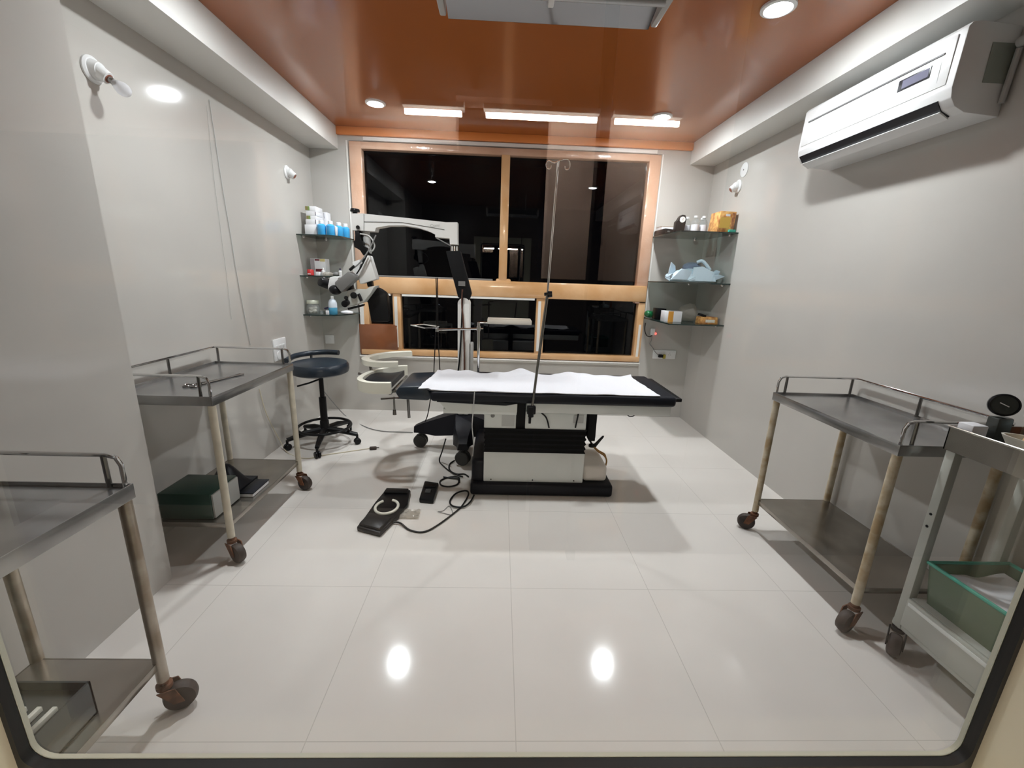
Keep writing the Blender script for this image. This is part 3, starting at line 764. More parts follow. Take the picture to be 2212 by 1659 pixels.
# drip stand clamped to the near side rail
iv = thing('drip_stand', 'thin steel drip stand with two hooks, clamped to the operating table', 'drip stand', (0.20, 2.36, 0.57))
b0 = Vector((0.202, 2.372, 0.60)); b1 = Vector((0.262, 2.372, 1.315)); b2_ = Vector((0.281, 2.372, 1.990))
MB().tube([b0, b0.lerp(b1, .5), b1], 0.0085, 12).build('lower_pole', 'dark_chrome', iv)
MB().tube([b1, b1.lerp(b2_, .5), b2_], 0.0055, 10).build('upper_pole', 'chrome', iv)
MB().cyl(b1 - Vector((0.018, 0, 0)), b1 + Vector((0.022, 0, 0.004)), 0.009, None, 14).cyl(b1 + Vector((0.006, 0, 0)), b1 + Vector((0.026, -0.004, 0.002)), 0.018, 0.016, 18).build('clamp_knob', 'black', iv)
for s in (-1, 1):
    hkp = [b2_, b2_ + Vector((s*0.02, 0, 0.000 + 0.008*s)), b2_ + Vector((s*0.05, -0.004*s, 0.006+0.004*s)), b2_ + Vector((s*0.062, 0, -0.015)), b2_ + Vector((s*0.055, 0, -0.035)), b2_ + Vector((s*0.040, 0, -0.036)), b2_ + Vector((s*0.036, 0, -0.022))]
    MB().tube(smooth(hkp, 5), 0.003, 8).build('hook', 'chrome', iv)
MB().bx(0.176, 0.228, 2.352, 2.384, 0.615, 0.665, 0.006).cyl((0.20, 2.36, 0.66), (0.20, 2.36, 0.60), 0.017, None, 18).cyl((0.195, 2.356, 0.61), (0.195, 2.356, 0.56), 0.009, 0.008, 14).build('rail_clamp', 'black', iv)

# chrome bracket with an instrument tray behind the table
bt = thing('folding_instrument_stand', 'chrome folding arm carrying a cream tray and an empty wire frame', 'instrument arm', (-0.145, 2.97, 0.60))
MB().cyl((-0.145, 2.97, 0.60), (-0.147, 2.97, 1.085), 0.010, None, 14).cyl((-0.147, 2.97, 1.025), (-0.147, 2.97, 1.055), 0.015, None, 14).build('post', 'chrome', bt)
MB().cyl((-0.147, 2.97, 1.04), (-0.44, 2.97, 1.024), 0.0085, None, 12).cyl((-0.44, 2.97, 1.01), (-0.44, 2.97, 1.05), 0.011, None, 12).cyl((-0.147, 2.97, 1.042), (-0.115, 2.97, 1.042), 0.006, None, 10).build('lower_arm', 'chrome', bt)
MB().cyl((-0.147, 2.97, 1.083), (-0.08, 2.97, 1.086), 0.007, None, 12).build('upper_arm', 'chrome', bt)
MB().tube([(-0.435, 2.94, 1.042), (-0.515, 2.93, 1.037), (-0.635, 3.03, 1.044), (-0.55, 3.05, 1.050), (-0.43, 2.98, 1.046)], 0.0045, 8, True).build('wire_frame', 'chrome', bt)
tr = MB().bx(-0.085, 0.222, 2.90, 3.08, 1.084, 1.090)
tr.bx(-0.085, -0.080, 2.90, 3.08, 1.084, 1.112, .001).bx(0.217, 0.222, 2.90, 3.08, 1.084, 1.112, .001).bx(-0.085, 0.222, 2.90, 2.905, 1.084, 1.112, .001).bx(-0.085, 0.222, 3.075, 3.08, 1.084, 1.112, .001)
tr.build('tray', mat('ivory_tray', (0.62, 0.57, 0.50), 0.3), bt)

# ------------------------------------------------------------ operating microscope
S = thing('operating_microscope', 'white operating microscope on a black wheeled stand behind the table', 'microscope', (-0.27, 3.24, 0))
YS = 3.2
bs = MB()
hub = Vector((-0.27, 3.24, 0))
def spoke(mb, ang, ln, w0=0.085, w1=0.05):
    d = Vector((math.cos(ang), math.sin(ang), 0)); n = Vector((-d.y, d.x, 0))
    prof = [(0.0, 0.34, 0.16, w0), (0.10, 0.315, 0.15, w0), (0.22, 0.27, 0.135, w0*.9), (ln-0.06, 0.215, 0.140, w1), (ln, 0.185, 0.135, w1*.8)]
    rg = []
    for t, zt_, zb_, w in prof:
        c = hub + d*t
        rg.append([mb.bm.verts.new(p) for p in (c - n*w + Vector((0, 0, zb_)), c + n*w + Vector((0, 0, zb_)), c + n*w*.75 + Vector((0, 0, zt_)), c - n*w*.75 + Vector((0, 0, zt_)))])
    for a, b in zip(rg[:-1], rg[1:]):
        for k in range(4): mb.bm.faces.new((a[k], a[(k+1) % 4], b[(k+1) % 4], b[k]))
    mb.bm.faces.new(rg[0][::-1]); mb.bm.faces.new(rg[-1])
ANG = [math.atan2(0.05, -0.40), math.atan2(-0.33, 0.02), math.atan2(-0.02, 0.36), math.atan2(0.36, 0.02)]
LEN = [0.41, 0.33, 0.40, 0.38]
for a, ln in zip(ANG, LEN): spoke(bs, a, ln)
bs.cyl((hub.x, hub.y, 0.16), (hub.x, hub.y, 0.355), 0.10, 0.075, 24)
bs.build('stand_base', 'black_base', S)
for a, ln in zip(ANG, LEN):
    c = hub + Vector((math.cos(a), math.sin(a), 0))*(ln-0.045)
    w_ = MB()
    for s in (-1, 1):
        n = Vector((0.3, 1, 0)).normalized() if abs(math.sin(a)) > .5 else Vector((-math.sin(a), math.cos(a), 0))
        w_.lathe([(0.0, -0.012), (0.050, -0.012), (0.056, -0.006), (0.056, 0.006), (0.050, 0.012), (0, 0.012)], Vector((c.x, c.y, 0.057)) + n*s*0.020, 26, n)
    w_.cyl((c.x, c.y, 0.06), (c.x, c.y, 0.150), 0.016, None, 14)
    w_.build('caster', mat('dark_castor', (0.035, 0.035, 0.034), 0.4), S)
cm = MB().bx(-0.315, -0.226, 3.16, 3.30, 0.33, 1.20, 0.012)
cm.cyl((-0.2705, 3.165, 1.195), (-0.2705, 3.295, 1.195), 0.0445, None, 28)
col_ = cm.build('column', 'microscope', S)
MB().bx(-0.226, -0.200, 3.18, 3.28, 0.62, 0.90, 0.01).build('rear_spine', 'lightgrey', col_)
ar = MB().prism([(-0.235, 3.19, 1.22), (-0.315, 3.19, 1.24), (-0.405, 3.19, 1.57), (-0.30, 3.19, 1.575), (-0.215, 3.19, 1.27)], (0, 0.085, 0), 0.008)
arm_ = ar.build('lower_arm', 'black_matte', S)
MB().bx(-0.312, -0.262, 3.183, 3.190, 1.325, 1.36).build('label_plate', 'grey', arm_)
MB().cyl((-0.345, 3.23, 1.555), (-0.345, 3.23, 1.605), 0.030, None, 24).build('pivot_ring', 'chrome', S)
ua = MB()
top = [(-0.3200, 3.1800, 1.7670), (-0.4050, 3.1800, 1.7640), (-0.4280, 3.1800, 1.7660), (-0.6730, 3.1800, 1.7820), (-0.9640, 3.1800, 1.7990), (-0.9770, 3.1800, 1.8010), (-1.0640, 3.1800, 1.7980)]
bot = [(-1.0680, 3.1800, 1.6870), (-0.9050, 3.1800, 1.6840), (-0.8970, 3.1800, 1.7090), (-0.8110, 3.1800, 1.7270), (-0.7000, 3.1800, 1.7320), (-0.5990, 3.1800, 1.7200), (-0.5270, 3.1800, 1.7010), (-0.4780, 3.1800, 1.6800), (-0.4780, 3.1800, 1.6620), (-0.3760, 3.1800, 1.6560), (-0.3730, 3.1800, 1.6150), (-0.3190, 3.1800, 1.6170)]
ua.prism(top + bot, (0, 0.09, 0))
ua_ = ua.build('spring_arm', 'microscope', S, 0.3)
gl_ = MB()
gl_.tube([(-0.9790, 3.1770, 1.7460), (-0.7060, 3.1770, 1.7510), (-0.4110, 3.1770, 1.7140)], 0.0016, 6).tube([(-0.9760, 3.1770, 1.7980), (-0.9820, 3.1770, 1.6870)], 0.0016, 6)
gl_.build('seam', 'groove', ua_)
letter_curve = bpy.data.curves.new('maker_lettering', 'FONT')
letter_curve.body = 'Opmi'
letter_curve.size = 0.030; letter_curve.extrude = 0.0003; letter_curve.align_x = 'CENTER'
tmp = bpy.data.objects.new('lettering', letter_curve)
lme = bpy.data.meshes.new_from_object(tmp)
bpy.data.objects.remove(tmp)
lt = bpy.data.objects.new('lettering', lme); COL.objects.link(lt)
lme.materials.clear(); lme.materials.append(M['lightgrey'])
lt.parent = ua_; lt.matrix_basis = fm(ua_).inverted() @ Matrix.Translation((-0.4770, 3.1780, 1.7300)) @ Matrix.Rotation(math.radians(-5), 4, 'Y') @ Matrix.Rotation(PI/2, 4, 'X')
MB().cyl((-1.0510, 3.2200, 1.8010), (-1.0510, 3.2200, 1.8160), 0.016, None, 16).cyl((-1.0510, 3.2200, 1.8130), (-1.0500, 3.2200, 1.8350), 0.034, 0.030, 20, .004).build('tension_knob', 'black', S)
MB().cyl((-1.0240, 3.1800, 1.7070), (-1.0160, 3.1550, 1.7050), 0.014, 0.012, 16).build('lock_knob', 'black', S)
MB().cyl((-0.9880, 3.2400, 1.6930), (-0.9760, 3.2400, 1.5330), 0.028, 0.024, 20).build('head_spindle', 'lightgrey', S)
hl = MB().prism([(-1.0450, 3.1700, 1.6840), (-1.0120, 3.1700, 1.6850), (-1.0130, 3.1700, 1.6190), (-0.9930, 3.1700, 1.6140), (-0.9920, 3.1700, 1.5820), (-0.9690, 3.1700, 1.5710), (-0.9560, 3.1700, 1.5200), (-0.9950, 3.1700, 1.5160), (-1.0100, 3.1700, 1.5530), (-1.0550, 3.1700, 1.5710), (-1.0590, 3.1700, 1.6110), (-1.0420, 3.1700, 1.6180)], (0, 0.07, 0), 0.004)
hl.build('head_link', 'black', S)
hp = MB().prism([(-0.9820, 3.1600, 1.5190), (-0.9490, 3.1600, 1.5170), (-0.9040, 3.1600, 1.3540), (-1.0230, 3.1600, 1.3140), (-1.0440, 3.1600, 1.3650)], (0, 0.09, 0), 0.006)
hp.build('head_carrier', 'microscope', S)
MB().prism([(-1.0720, 3.1550, 1.4680), (-1.0120, 3.1550, 1.4890), (-1.0320, 3.1550, 1.3720), (-1.0570, 3.1550, 1.3840)], (0, 0.08, 0), 0.006).build('video_adapter', 'white', S)
MB().prism([(-0.9880, 3.1900, 1.3340), (-0.9500, 3.1900, 1.3460), (-0.9460, 3.1900, 1.3030), (-0.9800, 3.1900, 1.2950)], (0, 0.05, 0), 0.003).build('tilt_joint', 'black', S)
cmz = MB().prism([(-1.0800, 3.0900, 1.4020), (-1.0230, 3.0900, 1.3690), (-1.0280, 3.0900, 1.3530), (-1.1380, 3.0900, 1.2530), (-1.1830, 3.0900, 1.3100), (-1.1790, 3.0900, 1.3260)], (0, 0.085, 0), 0.008)
cam_ = cmz.build('camera_module', 'grey', S)
MB().ball((-1.1950, 3.1400, 1.2690), (0.046, 0.045, 0.036), 3).build('camera_cap', 'black', cam_)
MB().prism([(-1.2360, 3.1500, 1.3560), (-1.2090, 3.1500, 1.3630), (-1.1660, 3.1500, 1.3610), (-1.1920, 3.1500, 1.3150), (-1.2170, 3.1500, 1.2480), (-1.2520, 3.1500, 1.2670), (-1.2540, 3.1500, 1.2930)], (0, 0.08, 0), 0.005).build('binocular_head', 'white', S)
MB().cyl((-1.2690, 3.2000, 1.3020), (-1.3040, 3.1400, 1.3210), 0.034, 0.029, 22, .004).build('eyepiece', 'black', S)
MB().cyl((-1.2980, 3.3000, 1.3060), (-1.3420, 3.2600, 1.3350), 0.032, 0.028, 22, .004).build('eyepiece', 'black', S)
MB().prism([(-1.1390, 3.1700, 1.2830), (-1.0960, 3.1700, 1.3180), (-1.0830, 3.1700, 1.2690), (-1.1330, 3.1700, 1.2600)], (0, 0.06, 0), 0.004).build('prism_housing', 'black', S)
bd = MB().prism([(-1.1160, 3.1400, 1.2650), (-1.0720, 3.1400, 1.2770), (-0.9790, 3.1400, 1.2730), (-0.9540, 3.1400, 1.2970), (-0.9040, 3.1400, 1.3080), (-0.9470, 3.1400, 1.2510), (-0.9970, 3.1400, 1.1860), (-1.1130, 3.1400, 1.1490), (-1.1450, 3.1400, 1.1680), (-1.1220, 3.1400, 1.2250)], (0, 0.11, 0), 0.006)
bdo = bd.build('optics_body', mat('pale_grey_enamel', (0.60, 0.60, 0.56), 0.35), S)
MB().cyl((-1.0680, 3.1420, 1.2340), (-1.0580, 3.1100, 1.2350), 0.024, 0.022, 24, .003).build('zoom_knob', 'black', bdo)
MB().cyl((-1.1250, 3.1420, 1.2140), (-1.1130, 3.1100, 1.2160), 0.015, 0.014, 20, .003).build('focus_knob', 'black', bdo)
MB().cyl((-1.1180, 3.1420, 1.1820), (-1.1210, 3.0900, 1.1720), 0.022, 0.024, 22, .003).build('objective_lens', 'black', bdo)
MB().tube([(-1.0310, 3.1300, 1.2450), (-1.0210, 3.1300, 1.2290), (-1.0100, 3.1300, 1.1960)], 0.011, 10).build('grip', 'black', bdo)
MB().prism([(-1.1240, 3.1500, 1.1410), (-1.0080, 3.1500, 1.1720), (-1.0150, 3.1500, 1.1550), (-1.1180, 3.1500, 1.1250)], (0, 0.06, 0), 0.003).build('base_slide', 'black', bdo)
dm = MB().prism([(-1.0150, 3.2200, 1.1850), (-0.9990, 3.2200, 1.2260), (-0.9770, 3.2200, 1.2670), (-0.9550, 3.2200, 1.2880), (-0.9240, 3.2200, 1.2930), (-0.8940, 3.2200, 1.2800), (-0.8610, 3.2200, 1.2580), (-0.8480, 3.2200, 1.2310), (-0.8450, 3.2200, 1.1210), (-0.8450, 3.2200, 1.0410), (-0.9780, 3.2200, 1.0410), (-0.9840, 3.2200, 1.1860)], (0, 0.07, 0), 0.008)
dm.build('motor_drum', 'black', S)
# leads along the microscope
def lead(name, pts, r, m): MB().tube(smooth(pts, 8), r, 8).build(name, m, S)
lead('cable', [(-1.0040, 3.1600, 1.6620), (-0.9370, 3.1500, 1.6480), (-0.9010, 3.1400, 1.5930), (-0.9120, 3.1400, 1.5550), (-0.9390, 3.1400, 1.5380)], 0.005, 'lightgrey')
lead('cable', [(-0.8850, 3.1300, 1.6550), (-0.9360, 3.1200, 1.5530), (-1.0060, 3.1000, 1.4560), (-1.0770, 3.1200, 1.4090)], 0.005, 'grey_cable')
lead('cable', [(-0.9560, 3.1400, 1.5220), (-1.0000, 3.1400, 1.4410), (-1.0360, 3.1300, 1.3850)], 0.005, 'black')
MB().cyl((-1.0390, 3.1000, 1.4390), (-1.0730, 3.1100, 1.4120), 0.009, 0.011, 12).cyl((-0.9720, 3.1350, 1.4960), (-0.9870, 3.1350, 1.4670), 0.008, None, 12).cyl((-0.9940, 3.1350, 1.4540), (-1.0090, 3.1350, 1.4250), 0.008, 0.006, 12).build('cable_plug', 'black', S)
lead('cable', [(-0.4750, 3.1800, 1.6580), (-0.4220, 3.1800, 1.6320), (-0.3660, 3.1800, 1.6050)], 0.004, 'grey_cable')
lead('cable', [(-0.2760, 3.1550, 1.2860), (-0.2840, 3.1520, 1.0490), (-0.2970, 3.1500, 0.8020), (-0.3150, 3.1500, 0.6380)], 0.006, 'black')
lead('cable', [(-0.2790, 3.1550, 1.3020), (-0.2820, 3.1520, 1.1850), (-0.2700, 3.1500, 1.0490), (-0.2620, 3.1500, 0.8030), (-0.2610, 3.1500, 0.6400)], 0.006, 'copper')
lead('cable', [(-0.4930, 3.3000, 1.3770), (-0.4920, 3.3000, 1.0980), (-0.5140, 3.3000, 0.7300), (-0.5240, 3.3000, 0.5770), (-0.5600, 3.2500, 0.3170), (-0.5880, 3.2500, 0.2330)], 0.004, 'black')
lead('cable', [(-0.4820, 3.3000, 1.3780), (-0.4820, 3.3000, 1.0260), (-0.4740, 3.3000, 0.7310), (-0.4640, 3.3000, 0.5980)], 0.004, 'black')
# ------------------------------------------------------------ stool
ST = thing('surgeon_stool', 'round black swivel stool on a five-star wheeled base by the wall', 'stool', (-1.435, 3.32, 0))
sx, sy = -1.43, 3.32
MB().lathe([(0.0, 0.600), (0.190, 0.602), (0.213, 0.615), (0.220, 0.640), (0.218, 0.670), (0.205, 0.690), (0.170, 0.698), (0, 0.700)], (sx, sy, 0), 48).build('seat', 'navy', ST)
MB().tube(smooth([(sx-0.25, sy-0.03, 0.70), (sx-0.24, sy+0.10, 0.715), (sx-0.17, sy+0.21, 0.72), (sx-0.06, sy+0.26, 0.725), (sx+0.06, sy+0.25, 0.725)], 8), 0.022, 12).build('back_pad', 'navy', ST)
MB().tube([(sx-0.16, sy+0.22, 0.70), (sx-0.14, sy+0.16, 0.60), (sx-0.05, sy+0.05, 0.59)], 0.010, 8).build('back_bracket', 'black', ST)
co = MB().cyl((sx, sy, 0.40), (sx, sy, 0.605), 0.018, None, 20).cyl((sx, sy, 0.16), (sx, sy, 0.40), 0.028, None, 20).cyl((sx, sy, 0.10), (sx, sy, 0.20), 0.040, 0.034, 20)
co.build('gas_column', 'black', ST)
MB().tube([(sx, sy, 0.555), (sx-0.08, sy-0.03, 0.525), (sx-0.17, sy-0.05, 0.500)], 0.007, 8).build('height_lever', 'black', ST)
sb = MB()
FEET = [(-1.374, 3.02), (-1.165, 3.31), (-1.665, 3.155), (-1.665, 3.47), (-1.34, 3.62)]
for fx, fy in FEET:
    d = Vector((fx-sx, fy-sy, 0)); 
    sb.tube([(sx, sy, 0.125), (sx+d.x*0.5, sy+d.y*0.5, 0.115), (fx, fy, 0.085)], [0.026, 0.024, 0.017], 10)
sb.build('star_base', 'black', ST)
MB().tube([(sx + 0.205*math.cos(a), sy + 0.205*math.sin(a), 0.150) for a in [2*PI*k/40 for k in range(40)]], 0.011, 10, True).build('foot_ring', 'black', ST)
for fx, fy in FEET:
    a = math.atan2(fy-sy, fx-sx) + 0.6
    n = Vector((-math.sin(a), math.cos(a), 0))
    w_ = MB()
    for s in (-1, 1): w_.lathe([(0, -0.009), (0.023, -0.009), (0.027, -0.004), (0.027, 0.004), (0.023, 0.009), (0, 0.009)], Vector((fx, fy, 0.027)) + n*s*0.012, 22, n)
    w_.cyl((fx, fy, 0.03), (fx, fy, 0.085), 0.010, None, 12)
    w_.build('caster', 'black', ST)

# ------------------------------------------------------------ pedals and things on the floor
pd = thing('foot_pedal', 'long black foot pedal with a pale ring, on the floor before the table', 'foot pedal', (-0.675, 2.27, 0))
pa = [(-0.765, 2.075), (-0.62, 2.02), (-0.565, 2.20), (-0.535, 2.33), (-0.555, 2.50), (-0.715, 2.505), (-0.735, 2.34), (-0.745, 2.20)]
MB().prism([(x, y, 0.0) for x, y in pa], (0, 0, 0.030), 0.008).build('pedal_body', 'black', pd)
MB().prism([(-0.755, 2.085, 0.028), (-0.625, 2.035, 0.028), (-0.590, 2.15, 0.028), (-0.73, 2.20, 0.028)], (0, 0, 0.018), 0.008).build('toe_plate', 'black', pd)
MB().prism([(-0.715, 2.44, 0.028), (-0.56, 2.44, 0.028), (-0.565, 2.495, 0.028), (-0.71, 2.50, 0.028)], (0, 0, 0.014), 0.006).build('heel_plate', 'black', pd)
MB().tube([(-0.650 + 0.066*math.cos(a), 2.275 + 0.078*math.sin(a), 0.036) for a in [2*PI*k/36*0.86 + 2.2 for k in range(37)]], 0.0085, 10).build('ring', 'cream', pd)
p2 = thing('foot_switch', 'small black two-button foot switch between the long pedal and the table base', 'foot switch', (-0.43, 2.50, 0))
MB().prism([(-0.478, 2.385, 0), (-0.385, 2.372, 0), (-0.385, 2.60, 0), (-0.485, 2.625, 0)], (0, 0, 0.032), 0.008).build('switch_body', 'black', p2)
MB().box((-0.436, 2.475, 0.034), (0.036, 0.045, 0.012), 0.004).build('button', mat('grey_button', (0.06, 0.06, 0.06), 0.35), p2)
MB().box((-0.434, 2.555, 0.034), (0.075, 0.060, 0.012), 0.004).build('button', 'black', p2)
z = 0.006
cable('pedal_cable', [(-0.6090, 2.1400, 0.0120), (-0.5470, 2.1470, 0.0120), (-0.4740, 2.0850, 0.0060), (-0.3930, 2.0690, 0.0060), (-0.3260, 2.1340, 0.0060), (-0.2350, 2.2830, 0.0060), (-0.2000, 2.3650, 0.0060), (-0.1750, 2.4890, 0.0080), (-0.1960, 2.5300, 0.0120), (-0.2570, 2.4950, 0.0100), (-0.2860, 2.4070, 0.0060), (-0.2610, 2.3390, 0.0100), (-0.1970, 2.3270, 0.0120), (-0.1580, 2.3840, 0.0120), (-0.1370, 2.4750, 0.0100)], 0.0055, 'black', 'black cable looping from the long pedal to the table base')
cable('switch_cable', [(-0.3710, 2.7350, 0.0060), (-0.3130, 2.7160, 0.0060), (-0.2620, 2.6960, 0.0100), (-0.2610, 2.6290, 0.0060), (-0.3140, 2.5940, 0.0060), (-0.3700, 2.6120, 0.0060), (-0.3830, 2.6780, 0.0060), (-0.3310, 2.7290, 0.0060), (-0.2640, 2.7200, 0.0120), (-0.2510, 2.6560, 0.0060)], 0.0055, 'black', 'black loop of cable lying beside the small foot switch')
cable('stand_cable', [(-0.3820, 2.9600, 0.2050), (-0.4140, 2.9890, 0.0900), (-0.4360, 2.9900, 0.0120), (-0.3930, 2.9070, 0.0060), (-0.3350, 2.8240, 0.0060), (-0.2770, 2.7820, 0.0060), (-0.2270, 2.7840, 0.0060), (-0.1930, 2.7420, 0.0060)], 0.005, 'black', 'black cable hanging from the microscope foot to the floor')
cable('caster_cable', [(-0.3200, 2.9960, 0.0120), (-0.3500, 2.9490, 0.0060), (-0.3470, 2.8700, 0.0060), (-0.3190, 2.8020, 0.0100), (-0.2670, 2.7490, 0.0120), (-0.2330, 2.7360, 0.0080)], 0.006, 'black', 'thick black cable curling around the front microscope castor')
cable('wire_tangle', [(-0.3450, 2.2830, 0.0040), (-0.3130, 2.2950, 0.0040), (-0.2850, 2.3490, 0.0040), (-0.2590, 2.2910, 0.0040), (-0.2570, 2.2500, 0.0040), (-0.3030, 2.2640, 0.0040), (-0.3440, 2.2780, 0.0070)], 0.0022, 'grey_cable', 'thin grey wire tangle on the floor beside the pedal cable')
cable('floor_cable', [(-1.6720, 3.9000, 0.2980), (-1.5230, 4.0190, 0.0060), (-1.2200, 3.7050, 0.0060), (-1.0440, 3.6080, 0.0060), (-0.8940, 3.5940, 0.0060), (-0.7600, 3.5900, 0.0060)], 0.004, 'grey_cable', 'thin dark cable running over the floor from stool to microscope')
cable('loose_lead', [(-1.7520, 3.0140, 0.5430), (-1.7450, 3.0580, 0.3320), (-1.7350, 3.1780, 0.0770), (-1.6350, 3.0930, 0.0050), (-1.4570, 2.9980, 0.0050), (-1.3440, 3.0640, 0.0050), (-1.1600, 3.1540, 0.0050), (-1.0310, 3.2150, 0.0060)], 0.0035, 'cream_cable', 'pale cream lead trailing from the wall across the floor past the stool')
pg = thing('loose_plug', 'small dark plug at the end of the cream lead on the floor', 'plug', (-1.0130, 3.2300, 0.0000))
MB().box((-1.0030, 3.1980, 0.0140), (0.055, 0.026, 0.026), 0.006, (0, 0, 0.2)).build('plug_body', 'tyre', pg)
MB().cyl((-0.9800, 3.2090, 0.0140), (-0.9580, 3.2100, 0.0140), 0.005, None, 8).build('pin', 'dark_chrome', pg)
cable('table_cable', [(0.2450, 2.5000, 0.6360), (0.2680, 2.5050, 0.5890), (0.3110, 2.5080, 0.5460), (0.3330, 2.5080, 0.4780)], 0.005, 'black', 'black cable hanging down beside the drip stand clamp')
cable('table_cable', [(0.5160, 2.5000, 0.6370), (0.5130, 2.5050, 0.5740), (0.5020, 2.5080, 0.4830)], 0.005, 'black', 'black cable hanging in front of the right white housing plate')
cable('table_cable', [(-0.1360, 2.3700, 0.7460), (-0.1410, 2.3700, 0.6460), (-0.1480, 2.3700, 0.5300), (-0.1400, 2.4000, 0.4040), (-0.1540, 2.5590, 0.2500)], 0.003, 'lightgrey', 'thin grey cable hanging off the table near the microscope foot')
pm = thing('cable_knot', 'bunched black and brass leads at the window end of the table base', 'leads', (0.70, 2.75, 0.21))
MB().tube(smooth([(0.66, 2.75, 0.30), (0.69, 2.75, 0.270), (0.74, 2.76, 0.315), (0.755, 2.76, 0.330), (0.735, 2.76, 0.30), (0.70, 2.75, 0.26), (0.67, 2.74, 0.275)], 6), 0.007, 8).ball((0.685, 2.75, 0.262), (0.03, 0.02, 0.018), 2, 0.3, 30, 1).build('black_lead', 'black', pm)
MB().tube(smooth([(0.685, 2.74, 0.262), (0.72, 2.73, 0.228), (0.765, 2.72, 0.200), (0.785, 2.72, 0.160), (0.775, 2.72, 0.10)], 6), 0.006, 8).tube(smooth([(0.695, 2.75, 0.255), (0.73, 2.75, 0.225), (0.77, 2.74, 0.205), (0.785, 2.74, 0.17)], 6), 0.005, 8).build('brass_lead', 'brass', pm)
pf = MB().grid(lambda u, v: (-0.56 + 0.11*u, 2.20 + 0.09*v, 0.012 + 0.012*noise.noise(Vector((u*5, v*5, 2)))), 10, 10, 0.002)
pf.solid('plastic_wrapper', 'film', 'tiny clear crumpled wrapper on the floor near the pedal cable', 'wrapper', (-0.50, 2.24, 0.0))

# ------------------------------------------------------------ air conditioner
AC = thing('air_conditioner', 'white wall-mounted split air conditioner under the beam', 'air conditioner', (1.966, 2.27, 2.10))
ay0, ay1 = 1.828, 2.705
sec = [(1.9655, 2.395), (1.80, 2.405), (1.765, 2.400), (1.752, 2.385), (1.745, 2.18), (1.752, 2.145), (1.775, 2.115), (1.82, 2.095), (1.9655, 2.085)]
bo = MB().prism([(x, ay0, zz) for x, zz in sec], (0, ay1-ay0, 0), 0.004).build('body', 'ac', AC)
MB().prism([(1.7515, ay0+0.03, 2.372), (1.7480, ay0+0.03, 2.20), (1.743, ay0+0.03, 2.20), (1.7465, ay0+0.03, 2.372)], (0, ay1-ay0-0.05, 0), 0.0015).build('front_panel', 'ac', AC)
MB().bx(1.742, 1.749, ay0+0.065, ay1-0.05, 2.318, 2.325).build('intake_groove', 'groove', AC)
dp = MB().bx(1.7425, 1.7475, ay0+0.11, ay0+0.255, 2.255, 2.300, 0.001).build('display', 'slot', AC)
MB().bx(1.7418, 1.7428, ay0+0.117, ay0+0.235, 2.262, 2.294).build('display_glass', 'display', dp)
MB().bx(1.7432, 1.7438, ay0+0.07, ay0+0.071, 2.22, 2.315).bx(1.7436, 1.7441, ay0+0.07, ay0+0.27, 2.22, 2.221).build('panel_seam', 'lightgrey', AC)
MB().prism([(1.7500, ay0+0.05, 2.150), (1.746, ay0+0.05, 2.147), (1.773, ay0+0.05, 2.110), (1.812, ay0+0.05, 2.094), (1.815, ay0+0.05, 2.102), (1.778, ay0+0.05, 2.122)], (0, ay1-ay0-0.07, 0)).build('air_slot', 'slot', AC)
MB().prism([(1.772, ay0+0.05, 2.113), (1.812, ay0+0.05, 2.090), (1.812, ay0+0.05, 2.084), (1.766, ay0+0.05, 2.108)], (0, ay1-ay0-0.07, 0), 0.0015).build('louvre', 'ac', AC)
MB().bx(1.86, 1.955, ay0-0.003, ay0+0.002, 2.20, 2.335, 0.001).build('side_label', mat('grey_green_label', (0.30, 0.33, 0.29), 0.4), AC)
MB().cyl((1.950, ay0-0.02, 2.31), (1.950, ay0-0.01, 2.13), 0.010, None, 10).cyl((1.944, ay0-0.02, 2.33), (1.944, 0.45, 2.36), 0.018, None, 12).build('pipe', 'lightgrey', AC)

# ------------------------------------------------------------ unlit tube fixture over the room
TF = thing('tube_light_fixture', 'unlit tube light with a mirrored reflector hanging from the orange ceiling', 'tube light', (0.16, 1.72, H))
tb = MB()
fx0, fx1 = -0.245, 0.548
tb.prism([(fx0+0.03, 1.80, 2.300), (fx0+0.03, 1.80, 2.306), (fx0+0.03, 1.715, 2.332), (fx0+0.03, 1.715, 2.326)], (fx1-fx0-0.06, 0, 0)).prism([(fx0+0.03, 1.80, 2.300), (fx0+0.03, 1.806, 2.302), (fx0+0.03, 1.82, 2.322), (fx0+0.03, 1.814, 2.324)], (fx1-fx0-0.06, 0, 0))
tb.build('reflector', 'mirror', TF)
MB().bx(fx0+0.03, fx1-0.03, 1.50, 1.712, 2.333, 2.40, 0.006).build('ballast_box', mat('dark_olive_metal', (0.03, 0.03, 0.025), 0.4), TF)
MB().cyl((fx0+0.02, 1.665, 2.312), (fx1-0.02, 1.665, 2.312), 0.013, None, 18).build('tube', mat('unlit_tube', (0.55, 0.56, 0.58), 0.12, coat=1), TF)
for x in (fx0+0.012, fx1-0.012):
    MB().bx(x-0.012, x+0.012, 1.56, 1.80, 2.305, 2.40, 0.006).build('end_cap', 'lightgrey', TF)
MB().bx(0.135, 0.155, 1.64, 1.70, 2.296, 2.345, 0.003).build('tube_clip', 'white', TF)
for x in (-0.05, 0.36): MB().cyl((x, 1.55, 2.39), (x, 1.55, H), 0.006, None, 10).build('hanger_rod', 'lightgrey', TF)

